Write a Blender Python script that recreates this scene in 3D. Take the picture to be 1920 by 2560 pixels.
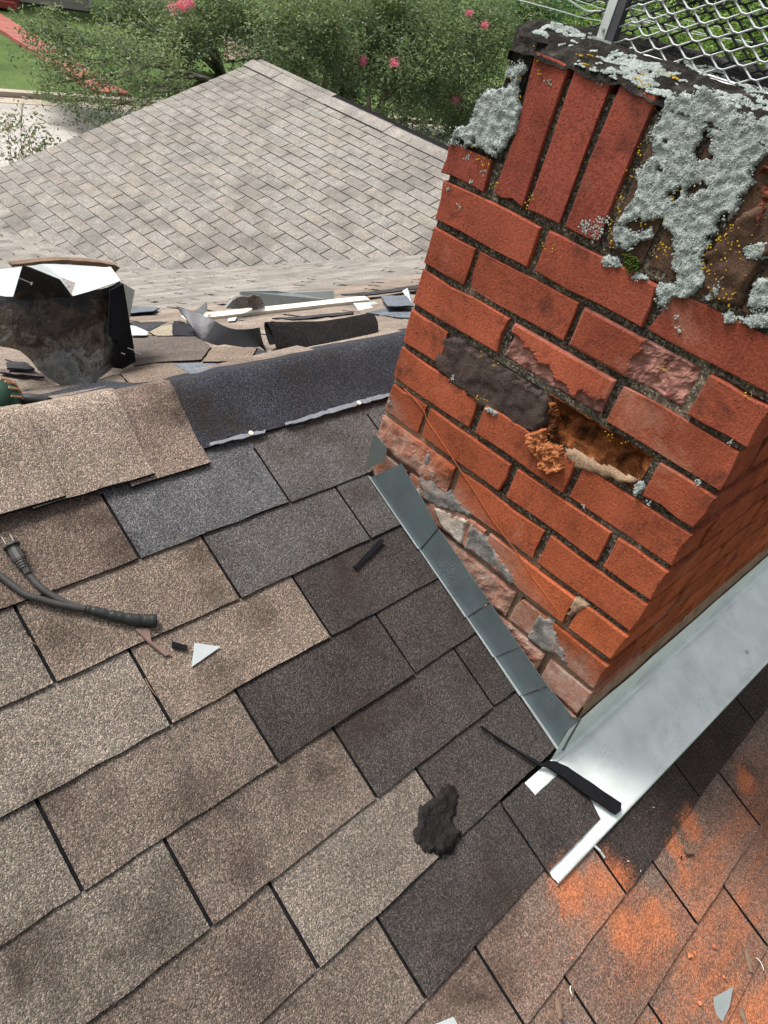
import bpy, bmesh, math, random
from mathutils import Vector, Matrix, noise
from math import sin, cos, pi, radians
for o in list(bpy.data.objects): bpy.data.objects.remove(o)
scene = bpy.context.scene
COL = scene.collection
random.seed(7)
# ------------------------------------------------------------------ camera
cam = bpy.data.cameras.new('camera'); camo = bpy.data.objects.new('camera', cam); COL.objects.link(camo)
cam.sensor_fit = 'VERTICAL'; cam.sensor_height = 36.0; cam.lens = 36.0*1848.06/2560.0
cam.clip_start = 0.02; cam.clip_end = 2000
CR = ((0.69775256, -0.67932517, 0.22728547), (-0.30009943, -0.5653113, -0.76835114), (0.65044731, 0.46791073, -0.5983125))
CP = Vector((-0.470247, -0.89284712, 0.80561137))
camo.matrix_world = Matrix(((CR[0][0], -CR[1][0], -CR[2][0], CP.x), (CR[0][1], -CR[1][1], -CR[2][1], CP.y), (CR[0][2], -CR[1][2], -CR[2][2], CP.z), (0, 0, 0, 1)))
scene.camera = camo
# ------------------------------------------------------------------ sky, sun, exposure
SUN_EL, SUN_AZ = 58.0, -28.0          # azimuth from +Y, negative towards -X
world = bpy.data.worlds.new('World'); scene.world = world; world.use_nodes = True
wn = world.node_tree; wn.nodes.clear()
sky = wn.nodes.new('ShaderNodeTexSky'); sky.sky_type = 'NISHITA'; sky.sun_disc = False
sky.sun_elevation = radians(SUN_EL); sky.sun_rotation = radians(SUN_AZ)
sky.air_density = 1.0; sky.dust_density = 6.0; sky.ozone_density = 1.0
hs = wn.nodes.new('ShaderNodeHueSaturation'); hs.inputs['Saturation'].default_value = 0.28   # thin overcast: a paler sky
bg = wn.nodes.new('ShaderNodeBackground'); bg.inputs[1].default_value = 0.105
wo = wn.nodes.new('ShaderNodeOutputWorld')
wn.links.new(sky.outputs[0], hs.inputs['Color']); wn.links.new(hs.outputs[0], bg.inputs[0]); wn.links.new(bg.outputs[0], wo.inputs[0])
sl = bpy.data.lights.new('sun', 'SUN'); sl.energy = 2.1; sl.angle = radians(18); sl.color = (1.0, 0.96, 0.9)
so = bpy.data.objects.new('sun', sl); COL.objects.link(so)
sd = Vector((sin(radians(SUN_AZ))*cos(radians(SUN_EL)), cos(radians(SUN_AZ))*cos(radians(SUN_EL)), sin(radians(SUN_EL))))
so.rotation_euler = (-sd).to_track_quat('-Z', 'Y').to_euler(); so.location = (0, 0, 20)
vs = scene.view_settings; vs.view_transform = 'Standard'; vs.look = 'None'; vs.gamma = 1.0; vs.use_curve_mapping = False
vs.exposure = 0.85
scene.cycles.max_bounces = 5; scene.cycles.diffuse_bounces = 3; scene.cycles.glossy_bounces = 2; scene.cycles.transmission_bounces = 2; scene.cycles.caustics_reflective = False; scene.cycles.caustics_refractive = False
# ------------------------------------------------------------------ measured positions (metres, world / roof / chimney-face coordinates)
D = {
'cord_a': [[-0.2223,-0.0236],[-0.1938,-0.0824],[-0.1772,-0.1196],[-0.1601,-0.1373],[-0.1422,-0.1539],[-0.1118,-0.1763]],
'cord_b': [[-0.1612,-0.0829],[-0.1592,-0.0973],[-0.1515,-0.1244],[-0.1338,-0.1544],[-0.1118,-0.1763],[-0.0863,-0.1985],[-0.057,-0.2209],[-0.0304,-0.2352]],
'plug': [[-0.1629,-0.0288],[-0.1628,-0.0427],[-0.1624,-0.0567],[-0.1598,-0.0732],[-0.1604,-0.0873]],
'tongue': [[-0.0634,-0.2334],[-0.0434,-0.2412],[-0.0503,-0.2604],[-0.032,-0.2901],[-0.0419,-0.2902],[-0.0543,-0.2618]],
'tri': [[0.0083,-0.2908],[0.0422,-0.3147],[-0.0149,-0.3227]],
'blk': [[-0.0217,-0.2744],[-0.0043,-0.2899],[-0.0097,-0.297],[-0.0267,-0.2816]],
'strip': [[0.436,-0.2652],[0.4435,-0.2728],[0.3495,-0.2984],[0.3444,-0.2919]],
'tar': [[0.2637,-0.6899],[0.2797,-0.7032],[0.2731,-0.7191],[0.2536,-0.7355],[0.2337,-0.744],[0.2431,-0.7639],[0.2337,-0.7717],[0.199,-0.7779],[0.1763,-0.7662],[0.16,-0.7503],[0.1557,-0.731],[0.1606,-0.7141],[0.1786,-0.7088],[0.195,-0.6917],[0.2319,-0.6955]],
'shard': [[0.5381,-1.2547],[0.5077,-1.2683],[0.4754,-1.2732],[0.4683,-1.2675],[0.4924,-1.2392]],
'shard2': [[0.0315,-0.9259],[0.0623,-0.9386],[0.0618,-0.9488],[0.0597,-0.9537],[0.0306,-0.9365]],
'straw': [[0.457,-0.93],[0.4614,-0.9573]],
'tab7': [[0.335,-0.772],[0.4,-0.772],[0.4058,-0.8018],[0.4727,-0.8028],[0.5035,-0.8012],[0.509,-0.8126],[0.5077,-0.8258],[0.5083,-0.8739],[0.5022,-0.9083],[0.3375,-0.9026]],
'strap': [[0.3879,-0.6531],[0.3905,-0.6534],[0.4311,-0.7313],[0.4544,-0.7681],[0.4692,-0.7719],[0.4841,-0.7817],[0.4978,-0.8019],[0.5592,-0.9136],[0.5454,-0.9219],[0.5316,-0.9201],[0.5002,-0.862],[0.472,-0.8034],[0.4601,-0.7804],[0.4442,-0.766],[0.4271,-0.7323]],
'stains': [[-0.0164,-0.1037,0.05],[0.1326,-0.2936,0.055],[0.0761,-0.2294,0.05],[0.0935,-0.1605,0.045],[-0.1487,-0.1993,0.06],[-0.1384,-0.7188,0.085],[-0.2159,-0.5961,0.085],[-0.0867,-0.6048,0.05],[-0.1069,-0.4939,0.07],[-0.1821,-0.5603,0.05],[0.0839,-0.5592,0.035],[-0.0725,-0.5234,0.05],[-0.0218,-0.0408,0.04],[-0.2644,-0.3919,0.05]],
'dustspots': [[0.3608,-0.9519,0.07],[0.4261,-0.9857,0.06],[0.4145,-1.0626,0.06],[0.4897,-1.1167,0.045],[0.6985,-1.0407,0.05],[0.9131,-1.0832,0.05],[0.627,-1.0537,0.04]],
'apron_left': [[0.3396,-0.9155],[0.3479,-0.7974],[0.4022,-0.7748],[0.4506,-0.7747],[0.4835,-0.7763],[0.5086,-0.777]],
'chips': [[0.2895,-1.0173],[0.5015,-1.1701],[0.5134,-1.1753],[0.5605,-1.1953],[0.5396,-1.2379],[0.4598,-1.2245],[0.4374,-0.9524],[0.6139,-1.2623],[0.6203,-1.063],[0.318,-0.9627],[0.5137,-0.9653]],
'chipB': [0.343,-0.5487],
'bark': [[[0.2256,-1.0349],[0.21,-1.0568]],[[0.6226,-1.2463],[0.5992,-1.2736]],[[0.6333,-1.0596],[0.6533,-1.0749]],[[0.5301,-1.2857],[0.5175,-1.3061]]],
'twigs': [[[0.2579,-1.0406],[0.249,-1.0512]],[[0.6325,-1.2704],[0.6284,-1.2917]],[[-0.1965,-0.1823],[-0.1934,-0.1966]],[[-0.0844,-0.307],[-0.0821,-0.3411]],[[-0.2466,-0.6782],[-0.2363,-0.6936]],[[0.2591,-1.0415],[0.2447,-1.0495]],[[0.6232,-1.224],[0.5847,-1.2259]]],
'pebbles': [[0.5159,-1.0202],[0.5051,-0.9921],[0.6364,-0.9681],[0.4266,-0.8859]],
'sealant': [[[0.222,0.031],[0.2818,0.031],[0.3465,0.0259],[0.3402,0.0197],[0.2789,0.0227],[0.2205,0.0248]],[[0.3958,0.0284],[0.4836,0.0311],[0.5947,0.0324],[0.6922,0.0306],[0.6872,0.0219],[0.5905,0.0229],[0.48,0.022],[0.3934,0.0233]]],
'nails': [[0.3105,0.0271],[0.5949,0.0265]],
'wire_edge': [[0.3457,-0.7787],[0.3423,-0.8387],[0.3408,-0.9038]],
'steps': [[[[0.0214,-0.0546],[0.1878,-0.1182]],[[0.0867,0.0321],[0.1709,-0.0136],[0.2112,-0.0395]]],[[[0.1899,-0.1165],[0.3365,-0.193]],[[0.2124,-0.0401],[0.3672,-0.1045]]],[[[0.3376,-0.1931],[0.422,-0.2343]],[[0.3687,-0.1058],[0.4553,-0.1445]]],[[[0.423,-0.2356],[0.5017,-0.2696]],[[0.4562,-0.1454],[0.5346,-0.1774]]],[[[0.5027,-0.2697],[0.6117,-0.2941]],[[0.5357,-0.1779],[0.5976,-0.1964]]]],
'step0': [[0.0066,-0.0371],[0.0086,0.0539],[0.047,0.045],[0.0489,0.0147]],
'smears': [('grey',[[0.1181,0.0823],[0.1289,0.087],[0.14,0.0774],[0.1396,0.0649],[0.1598,0.0511],[0.1846,0.0383],[0.2031,0.035],[0.2274,0.0291],[0.2591,0.0219],[0.2546,0.0092],[0.2237,0.0007],[0.1691,-0.0221],[0.1466,-0.0249],[0.1417,-0.0078],[0.1268,0.0009],[0.1208,0.025],[0.1252,0.0555]]),('pale',[[0.1175,-0.0103],[0.1268,0.0009],[0.1393,-0.0048],[0.1466,-0.0249],[0.1104,-0.0358]]),('pale',[[0.1706,-0.0209],[0.2121,-0.0029],[0.2593,0.0081],[0.2616,-0.0284],[0.2641,-0.0535],[0.2309,-0.0519],[0.1996,-0.0435]]),('grey',[[0.2611,0.0095],[0.2918,0.0043],[0.3184,-0.0036],[0.3463,-0.015],[0.3755,-0.0299],[0.4094,-0.0454],[0.3815,-0.0544],[0.333,-0.0502],[0.2667,-0.0539],[0.2635,-0.0269]]),('grey',[[0.4535,-0.0666],[0.4761,-0.0586],[0.4956,-0.0683],[0.5099,-0.0854],[0.5484,-0.113],[0.5367,-0.1247],[0.5181,-0.122],[0.4918,-0.132],[0.4573,-0.1306],[0.4532,-0.1265],[0.4553,-0.0853]]),('mortar',[[0.4955,0.017],[0.5268,0.0188],[0.524,-0.0003],[0.513,-0.02],[0.5086,-0.0461],[0.4956,-0.0407],[0.4987,-0.0159]]),('mortar',[[0.3681,0.2408],[0.3842,0.2473],[0.4237,0.2504],[0.4631,0.2579],[0.4972,0.2626],[0.4943,0.2514],[0.4526,0.2359],[0.3936,0.2192]]),('grey',[[0.002,0.1388],[0.0003,0.1119],[0.0221,0.1027],[0.0216,0.1199]])],
'sootsmear': [[0.0841,0.2968],[0.1168,0.3058],[0.1958,0.3031],[0.2337,0.3017],[0.2934,0.3024],[0.3168,0.2979],[0.3248,0.2589],[0.2967,0.2228],[0.257,0.2179],[0.1903,0.2214],[0.1206,0.2251],[0.0911,0.2285],[0.074,0.2619]],
'bead': [[0.0324,0.1642],[0.0598,0.1588],[0.0913,0.1477],[0.1021,0.1364],[0.1392,0.1195],[0.1804,0.1003],[0.207,0.0872],[0.2386,0.0732],[0.2738,0.0555],[0.3168,0.0347],[0.3643,0.0181],[0.411,-0.0054],[0.4532,-0.0223],[0.494,-0.0372]],
'flake': [[0.2986,0.2278],[0.3094,0.2401],[0.3281,0.2516],[0.3386,0.2373],[0.3625,0.2447],[0.3779,0.2281],[0.386,0.2123],[0.3627,0.1841],[0.342,0.1851],[0.3329,0.2009],[0.3157,0.2075]],
'flake2': [[0.3116,0.2967],[0.3257,0.2994],[0.3354,0.2908],[0.3431,0.2699],[0.3514,0.2435],[0.3475,0.2391],[0.3319,0.252],[0.3231,0.2799]],
'lich': [[[-0.0117,0.5814],[-0.0053,0.607],[0.0156,0.6146],[0.0178,0.6287],[0.0206,0.6505],[0.0319,0.669],[0.0639,0.6801],[0.0704,0.6942],[0.0814,0.697],[0.0879,0.6742],[0.0968,0.6617],[0.0991,0.6316],[0.0909,0.608],[0.0775,0.5861],[0.0551,0.594],[0.0323,0.5924],[0.0202,0.583]],[[0.3024,0.7144],[0.3036,0.7334],[0.3128,0.7392],[0.3323,0.7456],[0.3408,0.7542],[0.3558,0.7551],[0.3725,0.7503],[0.39,0.7438],[0.4091,0.7451],[0.4158,0.7398],[0.4287,0.7446],[0.454,0.7499],[0.4773,0.7106],[0.4467,0.7134],[0.4375,0.6953],[0.4502,0.6797],[0.4397,0.6648],[0.4483,0.6541],[0.443,0.6381],[0.4382,0.6255],[0.4298,0.604],[0.4263,0.5876],[0.4004,0.564],[0.3839,0.5896],[0.3639,0.5971],[0.3654,0.6053],[0.3432,0.5969],[0.3248,0.5822],[0.3025,0.5737],[0.3132,0.6201],[0.2973,0.6454],[0.3147,0.669],[0.2993,0.6875]],[[0.3027,0.5733],[0.3165,0.5772],[0.3354,0.5766],[0.3559,0.5897],[0.361,0.5827],[0.3442,0.5683],[0.343,0.5585],[0.3355,0.5487],[0.3169,0.548],[0.3054,0.5583]],[[0.3087,0.5351],[0.3225,0.5366],[0.3401,0.5302],[0.3358,0.5228],[0.3254,0.5211],[0.3113,0.5166],[0.3028,0.5271]],[[0.3915,0.5807],[0.4025,0.5977],[0.4203,0.5985],[0.4351,0.6019],[0.4328,0.5808],[0.4442,0.5651],[0.45,0.5493],[0.442,0.5377],[0.4368,0.5259],[0.4244,0.5216],[0.4189,0.5094],[0.4206,0.5004],[0.4115,0.5004],[0.4019,0.51],[0.3942,0.5218],[0.3975,0.5329],[0.4144,0.5376],[0.4128,0.5489],[0.3999,0.5567]],[[0.4562,0.5533],[0.4645,0.5609],[0.4724,0.5592],[0.4754,0.5514],[0.4706,0.54],[0.4644,0.5385]],[[0.4633,0.5681],[0.4687,0.5756],[0.4738,0.5689],[0.4668,0.5619]],[[0.4744,0.6103],[0.4806,0.62],[0.497,0.6266],[0.5113,0.6323],[0.5085,0.6157],[0.4943,0.6051],[0.4832,0.6017]],[[0.4877,0.5292],[0.4924,0.5381],[0.5034,0.5379],[0.5083,0.5269],[0.4997,0.52]],[[0.5065,0.53],[0.5184,0.5423],[0.5376,0.5565],[0.55,0.5662],[0.5623,0.5451],[0.5319,0.5303]],[[0.5069,0.5808],[0.5173,0.5915],[0.5315,0.5977],[0.5488,0.5681],[0.5224,0.5468],[0.512,0.5511]],[[0.3506,0.5235],[0.3593,0.5328],[0.3773,0.5309],[0.3802,0.5253],[0.3656,0.5203]],[[0.0561,0.6897],[0.0592,0.7076],[0.0689,0.7136],[0.0784,0.716],[0.0842,0.7067],[0.0785,0.6956]],[[0.2083,0.226],[0.223,0.2326],[0.2372,0.2294],[0.2361,0.2218],[0.2186,0.2223]],[[0.4948,0.2572],[0.5055,0.2664],[0.5116,0.2578],[0.5118,0.2442],[0.5029,0.2379]]],
'lich_hole': [[[0.3627,0.6894],[0.3674,0.7054],[0.3771,0.7095],[0.3798,0.6949],[0.3863,0.688],[0.3736,0.6793]],[[0.3722,0.6462],[0.3899,0.6594],[0.4022,0.6567],[0.3825,0.6427]],[[0.3154,0.5794],[0.3274,0.5892],[0.3377,0.584],[0.3278,0.5763]]],
'crust': [[0.447,0.6403],[0.4528,0.6506],[0.4648,0.6608],[0.4729,0.6682],[0.4872,0.6734],[0.5146,0.6266],[0.5022,0.6047],[0.5048,0.5425],[0.4978,0.5406],[0.4501,0.5413],[0.4419,0.5641],[0.4385,0.5781],[0.4305,0.5799],[0.4373,0.6052],[0.4476,0.6323]],
'redspall': [[0.4378,0.6904],[0.4467,0.701],[0.4644,0.7122],[0.5102,0.634],[0.4888,0.6279],[0.4711,0.6433],[0.4638,0.6625],[0.45,0.6734],[0.451,0.6805]],
'yellow': [[0.4493,0.6293],[0.4569,0.6275],[0.4477,0.6203],[0.465,0.6247],[0.4511,0.6071],[0.4615,0.6076],[0.4417,0.607],[0.4384,0.5958],[0.4328,0.5859],[0.465,0.5942],[0.4687,0.5781],[0.4882,0.5649],[0.4893,0.5485],[0.4931,0.5489],[0.3741,0.5776],[0.3824,0.5731],[0.3738,0.5696],[0.3834,0.5683],[0.3739,0.5578],[0.2984,0.5977],[0.299,0.5902],[0.2952,0.5757],[0.4339,0.5787],[0.447,0.5701],[0.4735,0.6051],[0.492,0.5955],[0.4833,0.5993],[0.3505,0.5915],[0.3368,0.5889],[0.3083,0.5459],[0.2997,0.5601],[0.294,0.6665],[0.2961,0.6419],[0.3671,0.661],[0.3844,0.6645],[0.3878,0.6828],[0.3658,0.6319],[0.2947,0.6052],[0.2991,0.59],[0.3679,0.6411],[0.3622,0.6059],[0.2873,0.7217],[0.1687,0.3069],[0.2005,0.3019],[0.2056,0.2379],[0.1883,0.2319],[0.4533,0.3054],[0.428,0.3002],[0.571,0.4525],[0.209,0.5067],[0.2253,0.5103],[0.4545,0.4303],[0.0967,0.7322],[0.0992,0.7229],[0.0801,0.696],[0.0891,0.6713],[0.0692,0.6968],[0.1092,0.7119],[0.0532,0.5796],[0.0631,0.5745],[0.0696,0.5822],[0.0353,0.585],[0.0947,0.5542],[0.16,0.5464],[0.1594,0.5601]],
'yellowtop': [],
'moss': [[0.3314,0.5444],[0.3457,0.5502],[0.3592,0.545],[0.3624,0.5327],[0.352,0.5255],[0.3396,0.5313]],
'specks': [[0.4368,0.5012],[0.4474,0.487],[0.1271,0.2383],[0.5732,0.3126],[0.5808,0.3854],[0.4417,0.1701],[0.5282,0.2419],[0.5731,0.3128],[0.0305,0.5722],[0.0671,0.5646],[0.0481,0.543],[0.0419,0.5017],[0.0083,0.5183],[0.2024,0.7228],[0.128,0.7019]],
'specks_big': [[0.2805,0.5531],[0.2612,0.5552],[0.2813,0.5682]],
'loose': [['tan',[[0.2521,0.3963,-0.0405],[0.2879,0.4382,-0.0586],[0.3578,0.4341,-0.0568],[0.381,0.4011,-0.0426],[0.3462,0.3015,0.0002],[0.3142,0.2143,0.0377],[0.2653,0.2334,0.0295],[0.2078,0.2769,0.0108]]],['slate',[[0.381,0.4011,-0.0426],[0.4312,0.295,0.003],[0.4278,0.1901,0.0481],[0.3289,0.1551,0.0632],[0.3143,0.2057,0.0414],[0.3142,0.2143,0.0377],[0.3462,0.3015,0.0002]]],['dark',[[0.0367,0.3434,-0.0158],[0.0692,0.3312,-0.0106],[0.1053,0.3431,-0.0157],[0.1622,0.3468,-0.0173],[0.1956,0.333,-0.0114],[0.2154,0.2398,0.0287],[0.186,0.2148,0.0395],[0.1115,0.2478,0.0253],[0.0462,0.2946,0.0052]]],['greybrown',[[0.5705,0.8997,-0.255],[0.6294,0.7827,-0.2047],[0.6569,0.7185,-0.1771],[0.5604,0.5055,-0.0855],[0.4338,0.3692,-0.0269],[0.3728,0.43,-0.0531],[0.3168,0.4486,-0.061]]],['tan',[[0.5619,0.5023,-0.0841],[0.604,0.3841,-0.0333],[0.4802,0.2569,0.0214],[0.4233,0.3443,-0.0162]]],['black',[[0.7808,1.0197,-0.3026],[0.798,0.9298,-0.264],[0.6486,0.6987,-0.1646],[0.6188,0.7685,-0.1946]]],['lighttan',[[0.6296,0.91,-0.2554],[0.7955,1.0654,-0.3223],[0.7805,1.0203,-0.3029],[0.6186,0.769,-0.1948],[0.5972,0.8112,-0.213]]],['charcoal',[[0.7566,1.2476,-0.4046],[0.8173,1.0993,-0.3409],[0.656,0.9535,-0.2782],[0.6748,1.0497,-0.3195]]],['slate',[[0.9714,1.6477,-0.5687],[1.0538,1.5813,-0.5401],[1.0295,1.4954,-0.5032],[0.9479,1.405,-0.4643],[0.8681,1.4526,-0.4848]]],['mauve',[[0.1176,0.6871,-0.1576],[0.1549,0.6122,-0.1254],[0.1286,0.4826,-0.0697],[0.1065,0.5963,-0.1186],[0.0991,0.6391,-0.137]]],['charcoal',[[0.1368,0.6991,-0.1508],[0.1621,0.6553,-0.1319],[0.1327,0.5368,-0.081],[0.1046,0.6127,-0.1136]]],['mauve',[[0.1938,0.1965,0.0434],[0.2363,0.2206,0.033],[0.2493,0.1221,0.0753],[0.2206,0.1517,0.0626]]],['greybrown',[[0.5446,0.2865,0.0027],[0.6318,0.2935,-0.0004],[0.6225,0.1839,0.0467],[0.566,0.2106,0.0353]]],['charcoal',[[1.5177,1.024,-0.2905],[1.6563,0.9625,-0.264],[1.9007,0.97,-0.2672],[1.7666,0.8598,-0.2199],[1.5171,0.8963,-0.2356]]],['slate',[[1.2265,0.618,-0.1359],[1.3507,0.6516,-0.1503],[1.3355,0.5291,-0.0977],[1.1624,0.384,-0.0353],[1.1805,0.4748,-0.0743]]],['slate',[[1.5142,0.8274,-0.2059],[1.5284,0.719,-0.1593],[1.2912,0.4884,-0.0602],[1.2545,0.5611,-0.0914]]],['tan',[[0.0949,0.5701,-0.1213],[0.1476,0.514,-0.0972],[0.1383,0.4606,-0.0742],[0.1254,0.4012,-0.0487],[0.0685,0.3837,-0.0411],[0.0735,0.4731,-0.0796]]],['charcoal',[[0.5644,0.37,-0.0313],[0.6197,0.4162,-0.0511],[0.588,0.3218,-0.0105],[0.5439,0.308,-0.0046]]],['dark',[[0.8383,1.1015,-0.3418],[0.8534,1.0842,-0.3343],[0.8285,1.0219,-0.3076],[0.8063,1.042,-0.3162]]],['charcoal',[[1.011,0.8137,-0.218],[1.0877,0.754,-0.1924],[1.2271,0.6729,-0.1575],[1.1841,0.634,-0.1408],[1.014,0.7176,-0.1767]]]],
'wood': [[0.1895,0.755,0.054],[0.2496,0.755,0.056],[0.298,0.755,0.0562],[0.3783,0.755,0.0454],[0.4365,0.755,0.0307],[0.4493,0.755,0.0229],[0.4367,0.755,0.014],[0.407,0.755,0.0289],[0.3204,0.755,0.0439],[0.1891,0.755,0.049]],
'bar': [[0.8468,1.0552,-0.3139],[1.4818,0.8543,-0.2275]],
'oldflash': [[1.0828,1.085,-0.2575],[1.2393,1.085,-0.2726],[1.3183,1.085,-0.2888],[1.5358,1.085,-0.3056],[1.5218,1.06,-0.3316],[1.3065,1.06,-0.3304],[1.1708,1.06,-0.3145],[1.0753,1.06,-0.2948]],
'oldend': [[0.9567,1.0,-0.2578],[0.9787,1.0,-0.2339],[1.0227,1.0,-0.2236],[1.0913,1.0,-0.2315],[1.1155,1.0,-0.2665],[1.122,1.0,-0.2906],[1.0338,1.0,-0.2676]],
'scrapw': [[1.3743,0.82,-0.2154],[1.5746,0.8552,-0.2476],[1.4814,0.7553,-0.2046],[1.366,0.6733,-0.1693],[1.2681,0.6817,-0.1729]],
'scrapu': [[1.5968,0.8,-0.1854],[1.6212,0.8,-0.1774],[1.5756,0.7204,-0.1895],[1.5048,0.6678,-0.1669]],
'scraps': [[0.9525,0.9645,-0.2829],[0.9856,0.9619,-0.2818],[0.9186,0.8838,-0.2482],[0.8993,0.8953,-0.2531]],
'scrapm': [[0.8446,1.0,-0.2599],[0.9254,1.05,-0.2617],[0.9299,1.05,-0.2901],[0.8807,1.0,-0.2799]],
'scrapwedge': [[0.6793,1.1072,-0.3362],[0.6701,1.0522,-0.3126],[0.6142,0.8847,-0.2406],[0.5697,0.8246,-0.2147],[0.5504,0.8698,-0.2342]],
'roll_bot': [[0.6028,0.3185,-0.0141],[0.6622,0.3053,-0.0084],[0.7309,0.2844,0.0006],[0.7966,0.2744,0.0048],[0.8587,0.2686,0.0073]],
'roll_top': [[0.6266,0.3885,0.0156],[0.7104,0.3753,0.0122],[0.783,0.3544,0.0157],[0.8548,0.3444,0.0223],[0.9414,0.3386,0.0279]],
'flapE1': [[0.6513,0.7273,-0.1435],[0.626,0.6673,-0.1402],[0.6222,0.6273,-0.1459],[0.6131,0.5612,-0.1175],[0.6109,0.5035,-0.0927],[0.6194,0.4553,-0.0719],[0.6306,0.4024,-0.0492],[0.5867,0.3234,-0.0152]],
'flapE2': [[0.6771,0.8473,-0.1497],[0.6757,0.7973,-0.1347],[0.7115,0.7673,-0.1447],[0.6959,0.6912,-0.122],[0.6816,0.6235,-0.104],[0.6719,0.5653,-0.083],[0.6585,0.4924,-0.0452],[0.6196,0.4034,0.009]],
'vent_front_top': [[0.0138,0.5,0.1146],[0.0565,0.49,0.1142],[0.0763,0.48,0.1146],[0.1298,0.47,0.1147],[0.1841,0.46,0.1138],[0.2366,0.47,0.1153],[0.2702,0.48,0.1137],[0.3095,0.5,0.1132]],
'vent_front_bot': [[0.0118,0.52,0.0134],[0.0487,0.49,0.0168],[0.0799,0.455,0.0103],[0.0928,0.43,-0.0158],[0.1319,0.4,-0.0505],[0.1796,0.3846,-0.0451],[0.2486,0.42,-0.0411],[0.3205,0.46,-0.0569]],
'vent_mid': [[0.0012,0.49,0.0269],[0.0419,0.47,0.0377],[0.0585,0.45,0.0469],[0.1075,0.43,0.0377],[0.1622,0.42,0.0316],[0.2151,0.43,0.0295],[0.257,0.44,0.0237],[0.3144,0.475,0.0242]],
'flap': [[0.0742,0.475,0.1154],[0.0825,0.44,0.1944],[0.0977,0.445,0.1876],[0.1544,0.45,0.1563],[0.1699,0.455,0.1348],[0.1822,0.458,0.1149],[0.1291,0.47,0.0985]],
'white_top': [[[0.0206,0.52,0.103],[0.0956,0.72,0.0596],[0.1492,0.72,0.0624],[0.1926,0.72,0.0615],[0.2146,0.72,0.0636],[0.0941,0.52,0.0961]],[[0.1547,0.6,0.1177],[0.2486,0.74,0.0569],[0.2805,0.74,0.0542],[0.2636,0.68,0.051],[0.2017,0.5,0.0982],[0.2056,0.56,0.1032]],[[0.2805,0.74,0.0542],[0.3928,0.72,0.045],[0.2682,0.62,0.0627],[0.2636,0.68,0.051]],[[0.3928,0.72,0.045],[0.405,0.72,0.0456],[0.3206,0.52,0.1062],[0.2444,0.485,0.1105],[0.1925,0.47,0.1088],[0.2017,0.5,0.0982],[0.2682,0.62,0.0627]]],
'vent_strip': [[0.2673,0.478,0.1121],[0.3084,0.498,0.1142],[0.3092,0.49,0.0943],[0.3116,0.47,0.027],[0.3148,0.455,-0.029],[0.3146,0.45,-0.0458],[0.2695,0.425,-0.0433],[0.2459,0.415,-0.0312],[0.2566,0.425,0.0273],[0.2488,0.425,0.0305],[0.2418,0.43,0.0371],[0.2389,0.43,0.0455]],
'tool_axis': [[-0.1066,0.235,0.0674],[-0.0432,0.235,0.0506],[-0.0274,0.235,0.0486]],
'sleeve': [[-0.0306,0.23,0.0557],[-0.0071,0.22,0.0568],[0.0135,0.21,0.0516]],
'loop': [[0.0135,0.21,0.0516],[0.0163,0.2,0.0515],[0.0055,0.19,0.0495],[-0.0168,0.18,0.0531],[-0.0368,0.18,0.0565],[-0.0573,0.18,0.0659],[-0.0751,0.185,0.0757],[-0.0986,0.19,0.0883]],
'cord2': [[-0.0249,0.235,0.0428],[-0.0029,0.225,0.0389],[0.0166,0.215,0.0364],[0.0359,0.21,0.0373],[0.0573,0.205,0.0432],[0.0854,0.2,0.0503]],
'nail_on_flap': [[0.0691,0.43,0.1769],[0.0911,0.43,0.1638]],
'cap_edge': [[0.214,-0.0063],[0.105,0.0019],[-0.0127,0.0036],[-0.1551,0.0094]],
'cap_line': [[0.0972,0.1353],[0.1049,0.0647],[0.1069,0.0054]],
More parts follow.
